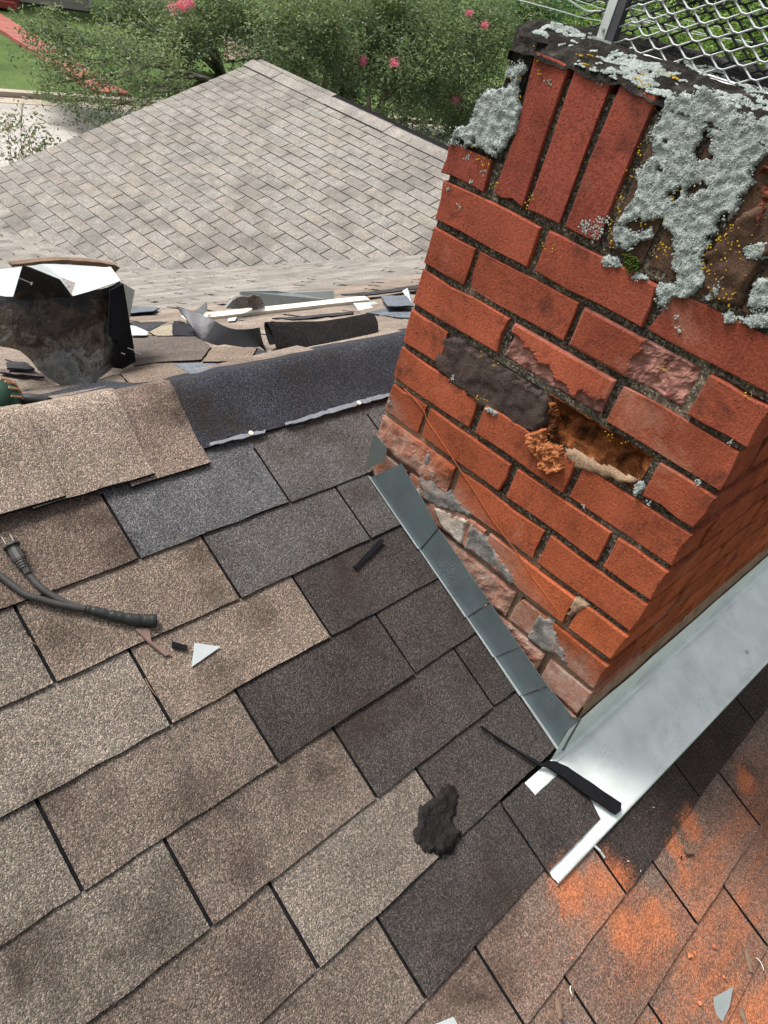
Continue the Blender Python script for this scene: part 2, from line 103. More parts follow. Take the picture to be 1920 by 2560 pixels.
'trees': {'T1':[[17.3783,24.4593,-4.6],[9.1913,20.7105,-3.1881,0.55],[9.7092,20.4904,-3.0849,0.6],[10.1236,20.2636,-3.216,0.8],[11.0325,20.4135,-2.9328,0.6],[10.7509,19.3771,-3.1272,0.85],[9.4712,19.3937,-3.5097,0.7],[9.633,18.6955,-3.7189,0.7],[8.8008,19.0769,-3.832,0.45],[10.4768,18.2757,-3.5508,0.6],[9.5205,18.0844,-4.0983,0.55],[8.948,18.3699,-4.118,0.45],[12.3055,20.2552,-3.0077,0.8],[12.0256,19.1339,-3.5282,0.7],[9.9401,17.3085,-3.9469,0.3],[9.681,17.408,-4.1222,0.25],[10.5117,16.9886,-3.8741,0.4],[9.7507,16.78,-4.1139,0.22],[9.1148,20.1358,-3.4573,0.6],[9.6933,21.095,-2.8669,0.35]],'T2':[[18.3458,25.4879,-4.6],[13.2693,23.2543,-2.6784,1.0],[14.2639,22.6348,-2.8487,1.2],[15.1691,22.1352,-2.2145,1.2],[15.3794,20.7572,-2.2049,1.0],[14.1272,21.5605,-2.6237,0.9],[14.4897,23.7263,-2.5258,1.1],[15.28,20.1769,-2.3953,0.7],[15.9355,20.3979,-1.7546,1.1],[13.2237,21.9868,-3.4368,0.7],[13.3418,23.1203,-3.2684,0.8],[14.9857,21.1017,-1.7147,1.0]],'T3':[[21.6998,23.9906,-4.6],[15.0744,18.532,-1.6522,1.0],[15.5679,18.1761,-1.2323,1.1],[15.9503,17.7805,-1.7779,1.0],[14.9661,17.8792,-2.2897,0.9],[15.054,19.0707,-2.4665,0.8],[17.011,18.2302,-1.366,1.1],[16.2398,17.4459,-2.2707,0.9],[15.3293,17.4894,-2.7607,0.6],[17.0226,17.3649,-2.4968,0.8],[14.9392,18.4355,-2.9312,0.45]],'T4':[[21.5866,20.7258,-4.6],[18.3069,18.3878,-1.3573,1.2],[18.5156,17.4317,-1.6441,1.1],[17.5115,17.6589,-2.1082,1.0],[19.3052,17.4083,-0.926,1.2],[18.5514,16.5792,-2.178,1.0],[17.9828,17.1091,-2.5732,0.8],[19.7985,16.7978,-1.4781,1.0],[19.0725,15.9515,-2.411,0.9],[18.0889,16.1584,-3.0754,0.8],[18.5973,15.555,-3.2127,0.7],[18.6046,18.1437,-0.8554,1.1]],'T5':[[25.2758,19.7307,-4.6],[21.425,18.0704,-0.6064,1.3],[22.0793,17.2609,-0.9147,1.2],[21.0821,16.8056,-1.6963,1.1],[23.1786,17.534,-0.2836,1.3],[22.6193,16.544,-1.1511,1.2],[20.926,16.8358,-2.6437,1.0],[21.9395,16.4702,-2.1233,1.2],[20.6051,16.2793,-3.3414,0.9],[21.6343,15.8812,-2.9387,1.1]],'F1':[[37.1692,25.3752,-4.6],[36.5413,26.379,-0.7408,2.2],[37.4339,25.1148,-0.8903,2.0],[37.7263,26.479,-0.0943,2.2],[35.7584,25.6953,-1.5505,1.8],[36.8317,24.1772,-1.4429,1.6]],'F2':[[43.4693,26.7721,-4.6],[42.9426,27.7225,0.1055,2.4],[45.4175,27.5728,0.6375,2.4],[41.6727,25.9759,-0.6229,2.0],[41.3054,26.4955,-1.3564,1.8]],'F3':[[32.1995,18.403,-4.6],[31.9616,18.8705,-0.4523,1.1],[32.2262,18.4551,0.0317,1.1],[31.7555,19.1771,-0.8382,0.8],[31.5666,17.5681,-0.5482,1.0]],'F4':[[35.1384,17.2163,-4.6],[34.5223,18.4608,-0.1741,1.5],[34.9329,17.7191,0.3401,1.5],[34.0041,17.28,-0.7009,1.3],[35.4325,16.7171,-0.1326,1.5],[34.5389,16.1985,-0.9964,1.2]],'F5':[[38.266,15.2602,-4.6],[37.6054,16.8284,0.3562,1.6],[38.0166,15.9222,0.9186,1.5],[37.0557,15.5846,-0.3339,1.5],[38.43,14.9334,0.2577,1.5],[38.4172,14.9656,1.3307,1.5],[36.6825,13.8525,-0.6941,1.4]],'F6':[[53.0979,26.134,-4.6],[51.7102,28.7188,1.402,2.6],[52.9228,26.4672,1.5848,2.8],[50.7829,26.2555,0.5179,2.0],[54.2554,25.9858,2.7134,3.0],[50.0687,27.5611,0.3668,1.8]],'F7':[[58.6058,23.7152,-4.6],[58.0505,24.9599,2.5254,3.0],[58.5486,23.713,3.5135,3.0],[58.9612,27.6414,3.9203,3.2],[56.8492,22.7105,1.9735,2.0],[59.3688,21.7081,2.9232,3]]},
'shrub': [[4.1982,10.1153,-4.6],[4.2488,10.2686,-2.2606,0.25],[4.0994,10.2288,-2.6117,0.3],[4.4211,10.0577,-2.3442,0.3],[4.4698,9.9517,-2.6226,0.25],[4.6419,9.9385,-2.4049,0.14],[4.1405,9.9636,-2.6826,0.3],[4.1464,10.4104,-2.3062,0.16],[4.3049,10.3025,-2.0428,0.1],[4.0394,10.3069,-2.4316,0.2]],
'flowers': [[13.5245,21.2922,-2.1827],[13.6849,21.2044,-2.0763],[13.6729,21.3352,-2.0463],[13.9622,21.2796,-1.9596],[17.3798,16.1062,-1.9237],[17.0222,17.0165,-2.0772],[20.7239,16.589,-0.3967],[21.0403,16.1818,-0.6097],[16.8718,16.8739,-2.1264],[20.1112,15.7648,-2.6323]],
'grd': {'dirt':[[23.5231,33.1611,-4.6],[27.046,33.5744,-4.6],[24.3137,29.7308,-4.6],[19.5284,27.2034,-4.6]],'stones':[[14.7625,26.8982,-4.6],[16.5872,27.4573,-4.6],[16.1741,26.624,-4.6],[14.3291,26.2399,-4.6]],'bin':[[23.8598,31.5632,-4.6]],'house':[[17.268,33.5532,-4.6],[12.6378,31.259,-4.6]]},
'hw': [[17.498,34.0,-4.6701],[17.4173,34.0,-4.0362],[13.7901,34.0,-4.6295],[13.8009,34.0,-4.4961],[16.1761,34.0,-4.5412],[14.7079,34.0,-4.7182]],
'wires': [[[16.6856,12.8717,0.3436],[17.6412,11.589,0.3832],[18.0852,10.9191,0.3888],[18.5103,10.2262,0.4808],[19.2024,8.9543,0.6588]],[[17.6887,11.5266,0.7032],[17.9347,11.1575,0.5911],[18.1083,10.887,0.5382],[18.2533,10.6566,0.6044],[18.3868,10.4369,0.5852],[18.4855,10.2713,0.5996]],[[17.9158,11.1876,0.6799],[18.4468,10.3376,0.6625],[19.187,8.9858,0.7317]],[[18.1127,10.883,0.7671],[18.4654,10.3073,0.8089]]],
}
# ------------------------------------------------------------------ helpers
P_ = 0.38381089; CP_, SP_, TP_ = cos(P_), sin(P_), math.tan(P_)
YR, ZR, DR = 0.155*CP_, 0.155*SP_, 0.155          # main ridge
XW, YW, ZW = 5.65, 7.13, -0.671                   # wing ridge and its gable end
ZG = -4.6
def rp(x, d, h=0.0): return Vector((x, d*CP_-h*SP_, d*SP_+h*CP_))
def lerp(a, b, t): return a+(b-a)*t
def interp(x, xs, ys):
    if x <= xs[0]: return ys[0]
    for i in range(len(xs)-1):
        if x <= xs[i+1]: return lerp(ys[i], ys[i+1], (x-xs[i])/(xs[i+1]-xs[i]))
    return ys[-1]
def zfar(y): return ZR-(y-YR)*interp(y, [0, 4.3, 4.77, 5.1, 5.55, 5.93, 6.16, 8], [.43, .432, .416, .398, .375, .362, .348, .31])
def nz(x, y, z=0.0, s=1.0): return noise.noise(Vector((x*s, y*s, z*s)))
def mk(name, verts, faces, mat=None, parent=None, smooth=False, mats=None, fm=None, label=None, cat=None, group=None, kind=None, color=None, auto=None):
    me = bpy.data.meshes.new(name); me.from_pydata([tuple(v) for v in verts], [], faces); me.update()
    for m in (mats or [mat]):
        if m: me.materials.append(m)
    if fm: me.polygons.foreach_set('material_index', fm)
    if smooth: me.polygons.foreach_set('use_smooth', [True]*len(me.polygons))
    o = bpy.data.objects.new(name, me); COL.objects.link(o)
    if parent: o.parent = parent
    return tag(o, label, cat, group, kind, color)
def tag(o, label=None, cat=None, group=None, kind=None, color=None):
    if label: o['label'] = label
    if cat: o['category'] = cat
    if group: o['group'] = group
    if kind: o['kind'] = kind
    if color: o.color = (color[0], color[1], color[2], 1)
    return o
def empty(name, loc=(0, 0, 0), label=None, cat=None, group=None, kind=None, rot=(0, 0, 0)):
    o = bpy.data.objects.new(name, None); COL.objects.link(o); o.location = loc; o.rotation_euler = rot; o.empty_display_size = .05
    return tag(o, label, cat, group, kind)
class MB:
    def __init__(s): s.v = []; s.f = []; s.m = []
    def add(s, vs, fs, mi=0):
        b = len(s.v); s.v += [Vector(v) for v in vs]; s.f += [tuple(i+b for i in f) for f in fs]; s.m += [mi]*len(fs)
    def box(s, a, b, mi=0):
        x0, y0, z0 = a; x1, y1, z1 = b
        s.add([(x0,y0,z0),(x1,y0,z0),(x1,y1,z0),(x0,y1,z0),(x0,y0,z1),(x1,y0,z1),(x1,y1,z1),(x0,y1,z1)],
              [(0,3,2,1),(4,5,6,7),(0,1,5,4),(1,2,6,5),(2,3,7,6),(3,0,4,7)], mi)
    def slab(s, pts, off, mi=0, mside=None):
        n = len(pts); off = Vector(off)
        vs = [Vector(p)+off for p in pts]+[Vector(p) for p in pts]
        nrm = Vector((0,0,0))
        for i in range(n): nrm += (vs[i]-vs[0]).cross(vs[(i+1) % n]-vs[0])
        fl = nrm.dot(off) < 0
        top = tuple(range(n)); bot = tuple(range(2*n-1, n-1, -1))
        sides = [(i, n+i, n+(i+1) % n, (i+1) % n) for i in range(n)]
        if fl: top = top[::-1]; bot = bot[::-1]; sides = [q[::-1] for q in sides]
        s.add(vs, [top, bot], mi)
        s.f += [tuple(i+len(s.v)-2*n for i in q) for q in sides]; s.m += [mi if mside is None else mside]*n
    def tube(s, pts, r, n=8, mi=0, cap=True):
        pts = [Vector(p) for p in pts]; k = len(pts); rs = r if isinstance(r, (list, tuple)) else [r]*k
        vs = []; ref = Vector((.31, .2, .93))
        for i, p in enumerate(pts):
            t = (pts[min(i+1, k-1)]-pts[max(i-1, 0)]).normalized()
            if abs(t.dot(ref)) > .97: ref = Vector((.9, .3, .1))
            u = t.cross(ref).normalized(); w = t.cross(u)
            for a in range(n): vs.append(p+(u*cos(2*pi*a/n)+w*sin(2*pi*a/n))*rs[i])
        fs = [(i*n+a, i*n+(a+1) % n, (i+1)*n+(a+1) % n, (i+1)*n+a) for i in range(k-1) for a in range(n)]
        if cap: fs += [tuple(range(n-1, -1, -1)), tuple((k-1)*n+a for a in range(n))]
        s.add(vs, [f[::-1] for f in fs], mi)
    def grid(s, rows, mi=0):
        n = len(rows[0]); vs = [p for r in rows for p in r]
        s.add(vs, [(i*n+j, i*n+j+1, (i+1)*n+j+1, (i+1)*n+j) for i in range(len(rows)-1) for j in range(n-1)], mi)
    def build(s, name, mat=None, parent=None, mats=None, **k):
        return mk(name, s.v, s.f, mat, parent, mats=mats, fm=s.m if mats else None, **k)
def smoothpath(pts, n=6):
    pts = [Vector(p) for p in pts]; out = []
    for i in range(len(pts)-1):
        p0, p1, p2, p3 = pts[max(i-1, 0)], pts[i], pts[i+1], pts[min(i+2, len(pts)-1)]
        for k in range(n):
            t = k/n
            out.append(.5*((2*p1)+(p2-p0)*t+(2*p0-5*p1+4*p2-p3)*t*t+(3*p1-p0-3*p2+p3)*t**3))
    return out+[pts[-1]]
def inpoly(x, y, poly):
    c = False; n = len(poly); j = n-1
    for i in range(n):
        xi, yi = poly[i][0], poly[i][1]; xj, yj = poly[j][0], poly[j][1]
        if (yi > y) != (yj > y) and x < (xj-xi)*(y-yi)/(yj-yi)+xi: c = not c
        j = i
    return c
def rough_outline(pts, amp, step=.012, seed=0):
    r = random.Random(seed); out = []
    n = len(pts)
    for i in range(n):
        a, b = Vector(pts[i]), Vector(pts[(i+1) % n]); L = (b-a).length; k = max(1, int(L/step))
        for j in range(k):
            q = a.lerp(b, j/k)
            out.append(q+Vector([r.uniform(-amp, amp) for _ in q]) if j else q+Vector([r.uniform(-amp, amp)*.5 for _ in q]))
    return out
# ------------------------------------------------------------------ materials
class NT:
    def __init__(s, name):
        s.m = bpy.data.materials.new(name); s.m.use_nodes = True; s.t = s.m.node_tree; s.t.nodes.clear()
        s.out = s.n('ShaderNodeOutputMaterial'); s.b = s.n('ShaderNodeBsdfPrincipled'); s.l(s.b.outputs[0], s.out.inputs[0])
    def n(s, k, **p):
        q = s.t.nodes.new(k)
        for a, v in p.items(): setattr(q, a, v)
        return q
    def l(s, a, b): s.t.links.new(a, b)
    def sock(s, i, v):
        if hasattr(v, 'is_output'): s.l(v, i)
        elif v is not None: i.default_value = v if not (isinstance(v, tuple) and len(v) == 3 and len(getattr(i, 'default_value', ())) == 4) else v+(1,)
    def pos(s): return s.n('ShaderNodeNewGeometry').outputs['Position']
    def obj(s): return s.n('ShaderNodeTexCoord').outputs['Object']
    def map(s, v, scale=(1,1,1), rot=(0,0,0), loc=(0,0,0)):
        q = s.n('ShaderNodeMapping'); s.l(v, q.inputs[0]); q.inputs[1].default_value = loc; q.inputs[2].default_value = rot; q.inputs[3].default_value = scale; return q.outputs[0]
    def noise(s, v, scale, detail=4, rough=.55, dist=0., col=False):
        q = s.n('ShaderNodeTexNoise'); s.l(v, q.inputs['Vector']); q.inputs['Scale'].default_value = scale; q.inputs['Detail'].default_value = detail
        q.inputs['Roughness'].default_value = rough; q.inputs['Distortion'].default_value = dist
        return q.outputs[1 if col else 0]
    def vor(s, v, scale, feat='F1', out=0):
        q = s.n('ShaderNodeTexVoronoi', feature=feat); s.l(v, q.inputs['Vector']); q.inputs['Scale'].default_value = scale; return q.outputs[out]
    def ramp(s, f, stops):
        q = s.n('ShaderNodeValToRGB'); s.sock(q.inputs[0], f); e = q.color_ramp.elements
        while len(e) < len(stops): e.new(.5)
        for a, (p, c) in zip(e, stops):
            a.position = p; a.color = (c if isinstance(c, tuple) else (c, c, c))+(1,)
        return q.outputs[0]
    def math(s, op, a, b=None, c=None, clamp=False):
        q = s.n('ShaderNodeMath', operation=op, use_clamp=clamp)
        for i, v in enumerate((a, b, c)):
            if v is not None: s.sock(q.inputs[i], v)
        return q.outputs[0]
    def mix(s, f, a, b, mode='MIX'):
        q = s.n('ShaderNodeMix', data_type='RGBA', blend_type=mode); s.sock(q.inputs[0], f); s.sock(q.inputs[6], a); s.sock(q.inputs[7], b); return q.outputs[2]
    def bump(s, h, strength=.5, dist=.002, nrm=None):
        q = s.n('ShaderNodeBump'); q.inputs['Strength'].default_value = strength; q.inputs['Distance'].default_value = dist; s.l(h, q.inputs['Height'])
        if nrm: s.l(nrm, q.inputs['Normal'])
        return q.outputs[0]
    def fin(s, col, rough=.8, nrm=None, metal=0., spec=None):
        s.sock(s.b.inputs['Base Color'], col); s.sock(s.b.inputs['Roughness'], rough); s.sock(s.b.inputs['Metallic'], metal)
        if nrm: s.l(nrm, s.b.inputs['Normal'])
        if spec is not None: s.b.inputs['Specular IOR Level'].default_value = spec
        return s.m
    def sep(s, v):
        q = s.n('ShaderNodeSeparateXYZ'); s.l(v, q.inputs[0]); return q.outputs
def blobs(t, p, pts, wob=.03):
    '''soft irregular spots round the given points: 0..1'''
    w = t.n('ShaderNodeVectorMath', operation='MULTIPLY_ADD'); t.l(t.noise(p, 26., 5, .65, col=True), w.inputs[0]); w.inputs[1].default_value = (wob, wob, wob); t.l(p, w.inputs[2])
    out = None
    for (c, r) in pts:
        d = t.n('ShaderNodeVectorMath', operation='DISTANCE'); t.l(w.outputs[0], d.inputs[0]); d.inputs[1].default_value = tuple(Vector(c)+Vector((wob, wob, wob))*.5)
        v = t.math('SUBTRACT', 1., t.math('DIVIDE', d.outputs['Value'], r), clamp=True)
        out = v if out is None else t.math('MAXIMUM', out, v)
    return out
def shingle_mat(name, gran=380., dust=False, attr=False, contrast=1.0, streak=0.0, stain=.55):
    t = NT(name); p = t.pos()
    tint = t.n('ShaderNodeAttribute', attribute_name='tint').outputs[0] if attr else t.n('ShaderNodeObjectInfo').outputs['Color']
    cell = t.vor(p, gran, out=1)                                   # one random colour per granule
    g = t.sep(cell)
    br = t.ramp(g[0], [(0, .42), (.35, .74), (.7, 1.06), (.9, 1.45), (1, 2.1)] if contrast >= 1 else [(0, .7), (.5, .95), (1, 1.35)])
    hue = t.mix(.10, (1, 1, 1), cell)
    c = t.mix(1.0, tint, br, 'MULTIPLY'); c = t.mix(1.0, c, hue, 'MULTIPLY')
    big = t.noise(p, 9., 5, .6); c = t.mix(1.0, c, t.ramp(big, [(.25, .74), (.5, 1.0), (.75, 1.25)]), 'MULTIPLY')
    st = t.noise(t.map(p, loc=(3.1, 1.7, .3)), 5.2, 5, .60, .3)
    c = t.mix(t.math('MULTIPLY', t.ramp(st, [(.55, 0.), (.72, 1.)]), stain), c, (.035, .026, .021))
    if streak:
        sn = t.noise(t.map(p, scale=(1.2, 1.6, 1.0)), 1.5, 4, .6, .3)
        c = t.mix(t.math('MULTIPLY', t.ramp(sn, [(.48, 0.), (.66, 1.)]), streak), c, (.10, .095, .09))
    if dust:
        sb = blobs(t, p, [(rp(a, b), r) for a, b, r in D['stains']], .05)
        c = t.mix(t.math('MULTIPLY', t.ramp(t.math('ADD', sb, t.math('MULTIPLY', t.math('SUBTRACT', t.math('ADD', g[2], t.noise(p, 70., 4, .7)), 1.0), .45)), [(.12, 0.), (.5, .5), (1., 1.)]), .58), c, (.024, .018, .015))
        x, y, z = t.sep(p)
        d = t.math('DIVIDE', y, CP_)
        nn = t.noise(t.map(p, scale=(2.6, 11., 8.)), 1.0, 5, .62, .25)
        ny = t.noise(t.map(p, scale=(1., 1., 1.), loc=(5, 2, 0)), 7., 5, .65)
        lo = t.n('ShaderNodeMapRange'); t.l(t.math('ADD', t.math('ADD', d, t.math('MULTIPLY', ny, .16)), t.math('MULTIPLY', t.math('DIVIDE', t.math('SUBTRACT', x, .47), .05, clamp=True), .13)), lo.inputs[0]); lo.inputs[1].default_value = -.80; lo.inputs[2].default_value = -.90
        lx = t.n('ShaderNodeMapRange'); t.l(t.math('ADD', x, t.math('MULTIPLY', ny, .3)), lx.inputs[0]); lx.inputs[1].default_value = .20; lx.inputs[2].default_value = .60
        m = t.math('MULTIPLY', lo.outputs[0], lx.outputs[0])
        strong = t.math('MULTIPLY', m, t.ramp(nn, [(.38, .30), (.50, .48), (.66, .92)]))
        hot = blobs(t, p, [(rp(a, b), r) for a, b, r in D['dustspots']], .08)
        strong = t.math('MAXIMUM', strong, t.ramp(hot, [(0., 0.), (.5, .62), (1., .95)]))
        pt = t.math('ADD', t.math('MULTIPLY', strong, 1.25), t.math('MULTIPLY', t.math('SUBTRACT', g[1], .5), .75))
        fine = t.ramp(pt, [(.25, 0.), (.85, 1.)])
        dc = t.mix(t.noise(p, 40., 4), (.32, .11, .055), (.68, .225, .09)); dc = t.mix(1.0, dc, t.ramp(g[0], [(0, .55), (.5, .95), (1, 1.5)]), 'MULTIPLY')
        c = t.mix(t.math('MULTIPLY', fine, t.math('ADD', .28, t.math('MULTIPLY', strong, .66)), clamp=True), c, dc)
    h = t.vor(p, gran, out=0)
    n = t.bump(t.math('SUBTRACT', 1., h), .8, .0016)
    return t.fin(c, .95, n, spec=.06)
M = {}
M['shingle'] = shingle_mat('asphalt_granules', 560., dust=True, stain=.8)
M['shingle_far'] = shingle_mat('asphalt_granules_tinted', 300., attr=True, contrast=.5, stain=.3)
M['shingle_wing'] = shingle_mat('weathered_granules', 160., contrast=.5, streak=.5, stain=.0)
def simple(name, col, rough=.8, metal=0., nscale=20., var=.25, bump=.0, bscale=200., spec=None, obj=True, bdist=.002):
    t = NT(name); p = t.obj() if obj else t.pos()
    nn = t.noise(p, nscale, 5, .6)
    c = t.mix(1.0, col, t.ramp(nn, [(.2, 1-var), (.5, 1.), (.8, 1+var)]), 'MULTIPLY')
    n = t.bump(t.noise(p, bscale, 4, .6), bump, bdist) if bump else None
    return t.fin(c, rough, n, metal, spec)
M['asphalt'] = simple('asphalt_core', (.014, .0135, .0145), .95, spec=.05, var=.4, nscale=60, bump=.6, bscale=500)
M['felt'] = simple('black_felt', (.011, .0115, .014), .9, spec=.1, var=.3, bump=.5, bscale=900)
M['rubber'] = simple('grey_rubber', (.045, .043, .042), .55, var=.35, nscale=40, bump=.2, bscale=300)
M['tape'] = simple('black_tape', (.018, .019, .018), .45, var=.4, nscale=60, bump=.5, bscale=150)
M['brass'] = simple('prong_metal', (.55, .53, .48), .3, .9, var=.15)
M['wood'] = simple('weathered_wood', (.16, .105, .07), .9, var=.5, nscale=30, bump=.7, bscale=120)
M['bark'] = simple('bark', (.14, .115, .095), .9, var=.4, nscale=6, bump=.6, bscale=30, bdist=.02)
M['chip'] = simple('brick_crumb', (.52, .17, .08), .95, var=.3, nscale=200)
M['copper'] = simple('torn_tape_tongue', (.22, .14, .12), .5, .2, var=.35, nscale=90)
def brick_mat():
    t = NT('fired_brick'); p = t.pos(); tint = t.n('ShaderNodeObjectInfo').outputs['Color']
    b = t.noise(p, 14., 5, .6); c = t.mix(1.0, tint, t.ramp(b, [(.25, .66), (.5, 1.), (.75, 1.25)]), 'MULTIPLY')
    f = t.noise(p, 260., 4, .7); c = t.mix(1.0, c, t.ramp(f, [(.25, .62), (.5, 1.), (.75, 1.42)]), 'MULTIPLY')
    pit = t.vor(p, 170.); pm = t.ramp(pit, [(.0, 1.), (.13, 1.), (.2, 0.)]); pg = t.ramp(t.noise(p, 30., 3), [(.52, 0.), (.62, 1.)])
    c = t.mix(t.math('MULTIPLY', t.math('MULTIPLY', pm, pg), .75), c, (.06, .022, .015))
    dk = t.noise(t.map(p, loc=(1.3, 7.7, 2.1)), 11., 6, .7, .4)
    c = t.mix(t.math('MULTIPLY', t.ramp(dk, [(.54, 0.), (.70, 1.)]), .8), c, (.05, .026, .022))
    pl = t.noise(t.map(p, loc=(9.3, 4.7, 6.1)), 8., 6, .7, .3)
    c = t.mix(t.math('MULTIPLY', t.ramp(pl, [(.58, 0.), (.76, 1.)]), .42), c, (.52, .30, .22))
    h = t.math('SUBTRACT', f, t.math('MULTIPLY', pm, pg))
    x, y, z = t.sep(p)
    hr = t.math('ADD', t.math('SUBTRACT', z, t.math('MULTIPLY', y, TP_)), t.math('MULTIPLY', t.math('SUBTRACT', t.noise(p, 9., 5, .65), .5), .16))   # old cement residue up to the former flashing line
    lo = t.n('ShaderNodeMapRange'); t.l(hr, lo.inputs[0]); lo.inputs[1].default_value = .205; lo.inputs[2].default_value = .125
    sx = t.n('ShaderNodeMapRange'); t.l(x, sx.inputs[0]); sx.inputs[1].default_value = .57; sx.inputs[2].default_value = .545
    rz = t.ramp(t.noise(t.map(p, loc=(2, 8, 5)), 24., 6, .68, .3), [(.3, .25), (.5, .62), (.68, 1.)])
    c = t.mix(t.math('MULTIPLY', t.math('MULTIPLY', lo.outputs[0], sx.outputs[0]), t.math('MULTIPLY', rz, .85)), c, t.ramp(t.noise(p, 55., 5, .7), [(.35, (.30, .17, .125)), (.5, (.40, .30, .24)), (.66, (.47, .43, .38))]))
    return t.fin(c, .95, t.bump(h, .9, .0018), spec=.06)
M['brick'] = brick_mat()
def spall_brick_mat():
    m = M['brick'].copy(); m.name = 'half_spalled_brick'; nt = m.node_tree; b = [n for n in nt.nodes if n.type == 'BSDF_PRINCIPLED'][0]
    src = b.inputs['Base Color'].links[0].from_socket; at = nt.nodes.new('ShaderNodeAttribute'); at.attribute_name = 'spall'
    ns = nt.nodes.new('ShaderNodeTexNoise'); ns.inputs['Scale'].default_value = 60.; ns.inputs['Detail'].default_value = 6.; g = nt.nodes.new('ShaderNodeNewGeometry'); nt.links.new(g.outputs['Position'], ns.inputs['Vector'])
    rp_ = nt.nodes.new('ShaderNodeValToRGB'); e = rp_.color_ramp.elements; e[0].position = .3; e[0].color = (.13, .055, .045, 1); e[1].position = .68; e[1].color = (.42, .21, .175, 1); nt.links.new(ns.outputs[0], rp_.inputs[0])
    mx = nt.nodes.new('ShaderNodeMix'); mx.data_type = 'RGBA'; nt.links.new(at.outputs['Fac'], mx.inputs[0]); nt.links.new(src, mx.inputs[6]); nt.links.new(rp_.outputs[0], mx.inputs[7]); nt.links.new(mx.outputs[2], b.inputs['Base Color'])
    return m
M['brick_spall'] = spall_brick_mat()
def mortar_mat():
    t = NT('old_mortar'); p = t.pos()
    b = t.noise(p, 12., 5, .6); c = t.ramp(b, [(.3, (.045, .04, .032)), (.55, (.10, .088, .068)), (.72, (.20, .17, .125))])
    v = t.sep(t.vor(p, 330., out=1)); c = t.mix(1.0, c, t.ramp(v[0], [(0, .35), (.6, .95), (.9, 1.9), (1, 3.)]), 'MULTIPLY')
    g = t.noise(t.map(p, loc=(4, 4, 4)), 24., 5, .65); c = t.mix(t.ramp(g, [(.62, 0.), (.72, .6)]), c, (.10, .09, .03))
    x, y, z = t.sep(p)
    cl = t.n('ShaderNodeMapRange'); t.l(t.math('ADD', z, t.math('MULTIPLY', y, -.42)), cl.inputs[0]); cl.inputs[1].default_value = .16; cl.inputs[2].default_value = .27; cl.inputs[3].default_value = 1; cl.inputs[4].default_value = 0
    sx = t.n('ShaderNodeMapRange'); t.l(x, sx.inputs[0]); sx.inputs[1].default_value = .57; sx.inputs[2].default_value = .55
    c = t.mix(t.math('MULTIPLY', t.math('MULTIPLY', cl.outputs[0], sx.outputs[0]), t.ramp(b, [(.3, .25), (.6, .85)])), c, (.36, .24, .155))   # sand-coloured joints below the old flashing line
    return t.fin(c, .95, t.bump(t.noise(p, 320., 5, .7), .9, .003), spec=.06)
M['mortar'] = mortar_mat()
def rough_mat(name, stops, scale=40., fine=300., bump=.9, bd=.003):
    t = NT(name); p = t.pos(); b = t.noise(p, scale, 6, .65, .3); c = t.ramp(b, stops)
    f = t.noise(p, fine, 5, .7); c = t.mix(1.0, c, t.ramp(f, [(.25, .6), (.5, 1.), (.75, 1.45)]), 'MULTIPLY')
    return t.fin(c, .95, t.bump(f, bump, bd), spec=.08)
M['spall_dark'] = rough_mat('sooty_spalled_brick', [(.3, (.045, .034, .03)), (.6, (.085, .062, .054)), (.8, (.12, .08, .07))], 18.)
M['spall_pink'] = rough_mat('pink_spalled_brick', [(.3, (.20, .09, .07)), (.5, (.40, .19, .15)), (.7, (.48, .24, .20))], 40.)
M['spall_rust'] = rough_mat('rusty_brick_core', [(.32, (.03, .015, .008)), (.46, (.13, .044, .015)), (.58, (.27, .09, .03)), (.72, (.38, .16, .07))], 34., 260., 1., .006)
M['spall_red'] = rough_mat('raw_red_brick_core', [(.35, (.03, .012, .008)), (.5, (.16, .05, .028)), (.7, (.34, .11, .06))], 60.)
M['pale_brick'] = rough_mat('mortar_smeared_brick', [(.3, (.27, .085, .05)), (.42, (.33, .14, .095)), (.52, (.40, .26, .20)), (.66, (.46, .40, .34))], 34.)
M['flake'] = rough_mat('orange_brick_flake', [(.3, (.36, .12, .05)), (.5, (.55, .20, .08)), (.7, (.66, .29, .13))], 90., 420., 1., .006)
M['smear_grey'] = rough_mat('grey_roof_cement', [(.25, (.095, .09, .085)), (.45, (.17, .16, .15)), (.58, (.26, .24, .22)), (.70, (.34, .17, .12))], 30., 220., .6, .003)
M['smear_pale'] = rough_mat('pale_mortar_smear', [(.3, (.30, .20, .15)), (.45, (.38, .32, .27)), (.65, (.48, .44, .39))], 40., 220., .6, .003)
M['smear_mortar'] = rough_mat('sandy_mortar_smear', [(.3, (.20, .13, .08)), (.6, (.36, .25, .17))], 26., 300., .9, .003)
M['crown'] = rough_mat('blackened_mortar_crown', [(.3, (.012, .011, .010)), (.5, (.03, .027, .024)), (.62, (.07, .062, .052)), (.74, (.20, .20, .18))], 46., 200., 1., .008)
M['crust'] = rough_mat('brown_crusted_brick', [(.3, (.06, .036, .026)), (.55, (.11, .066, .046)), (.75, (.15, .10, .06))], 26.)
M['lichen'] = rough_mat('grey_green_lichen', [(.28, (.20, .24, .225)), (.45, (.36, .41, .39)), (.58, (.46, .51, .49)), (.72, (.55, .59, .56))], 70., 420., 1., .004)
M['lichen_y'] = rough_mat('yellow_lichen', [(.3, (.30, .18, .015)), (.6, (.55, .36, .03))], 80.)
M['moss'] = rough_mat('green_moss', [(.3, (.02, .035, .006)), (.6, (.06, .095, .016))], 80.)
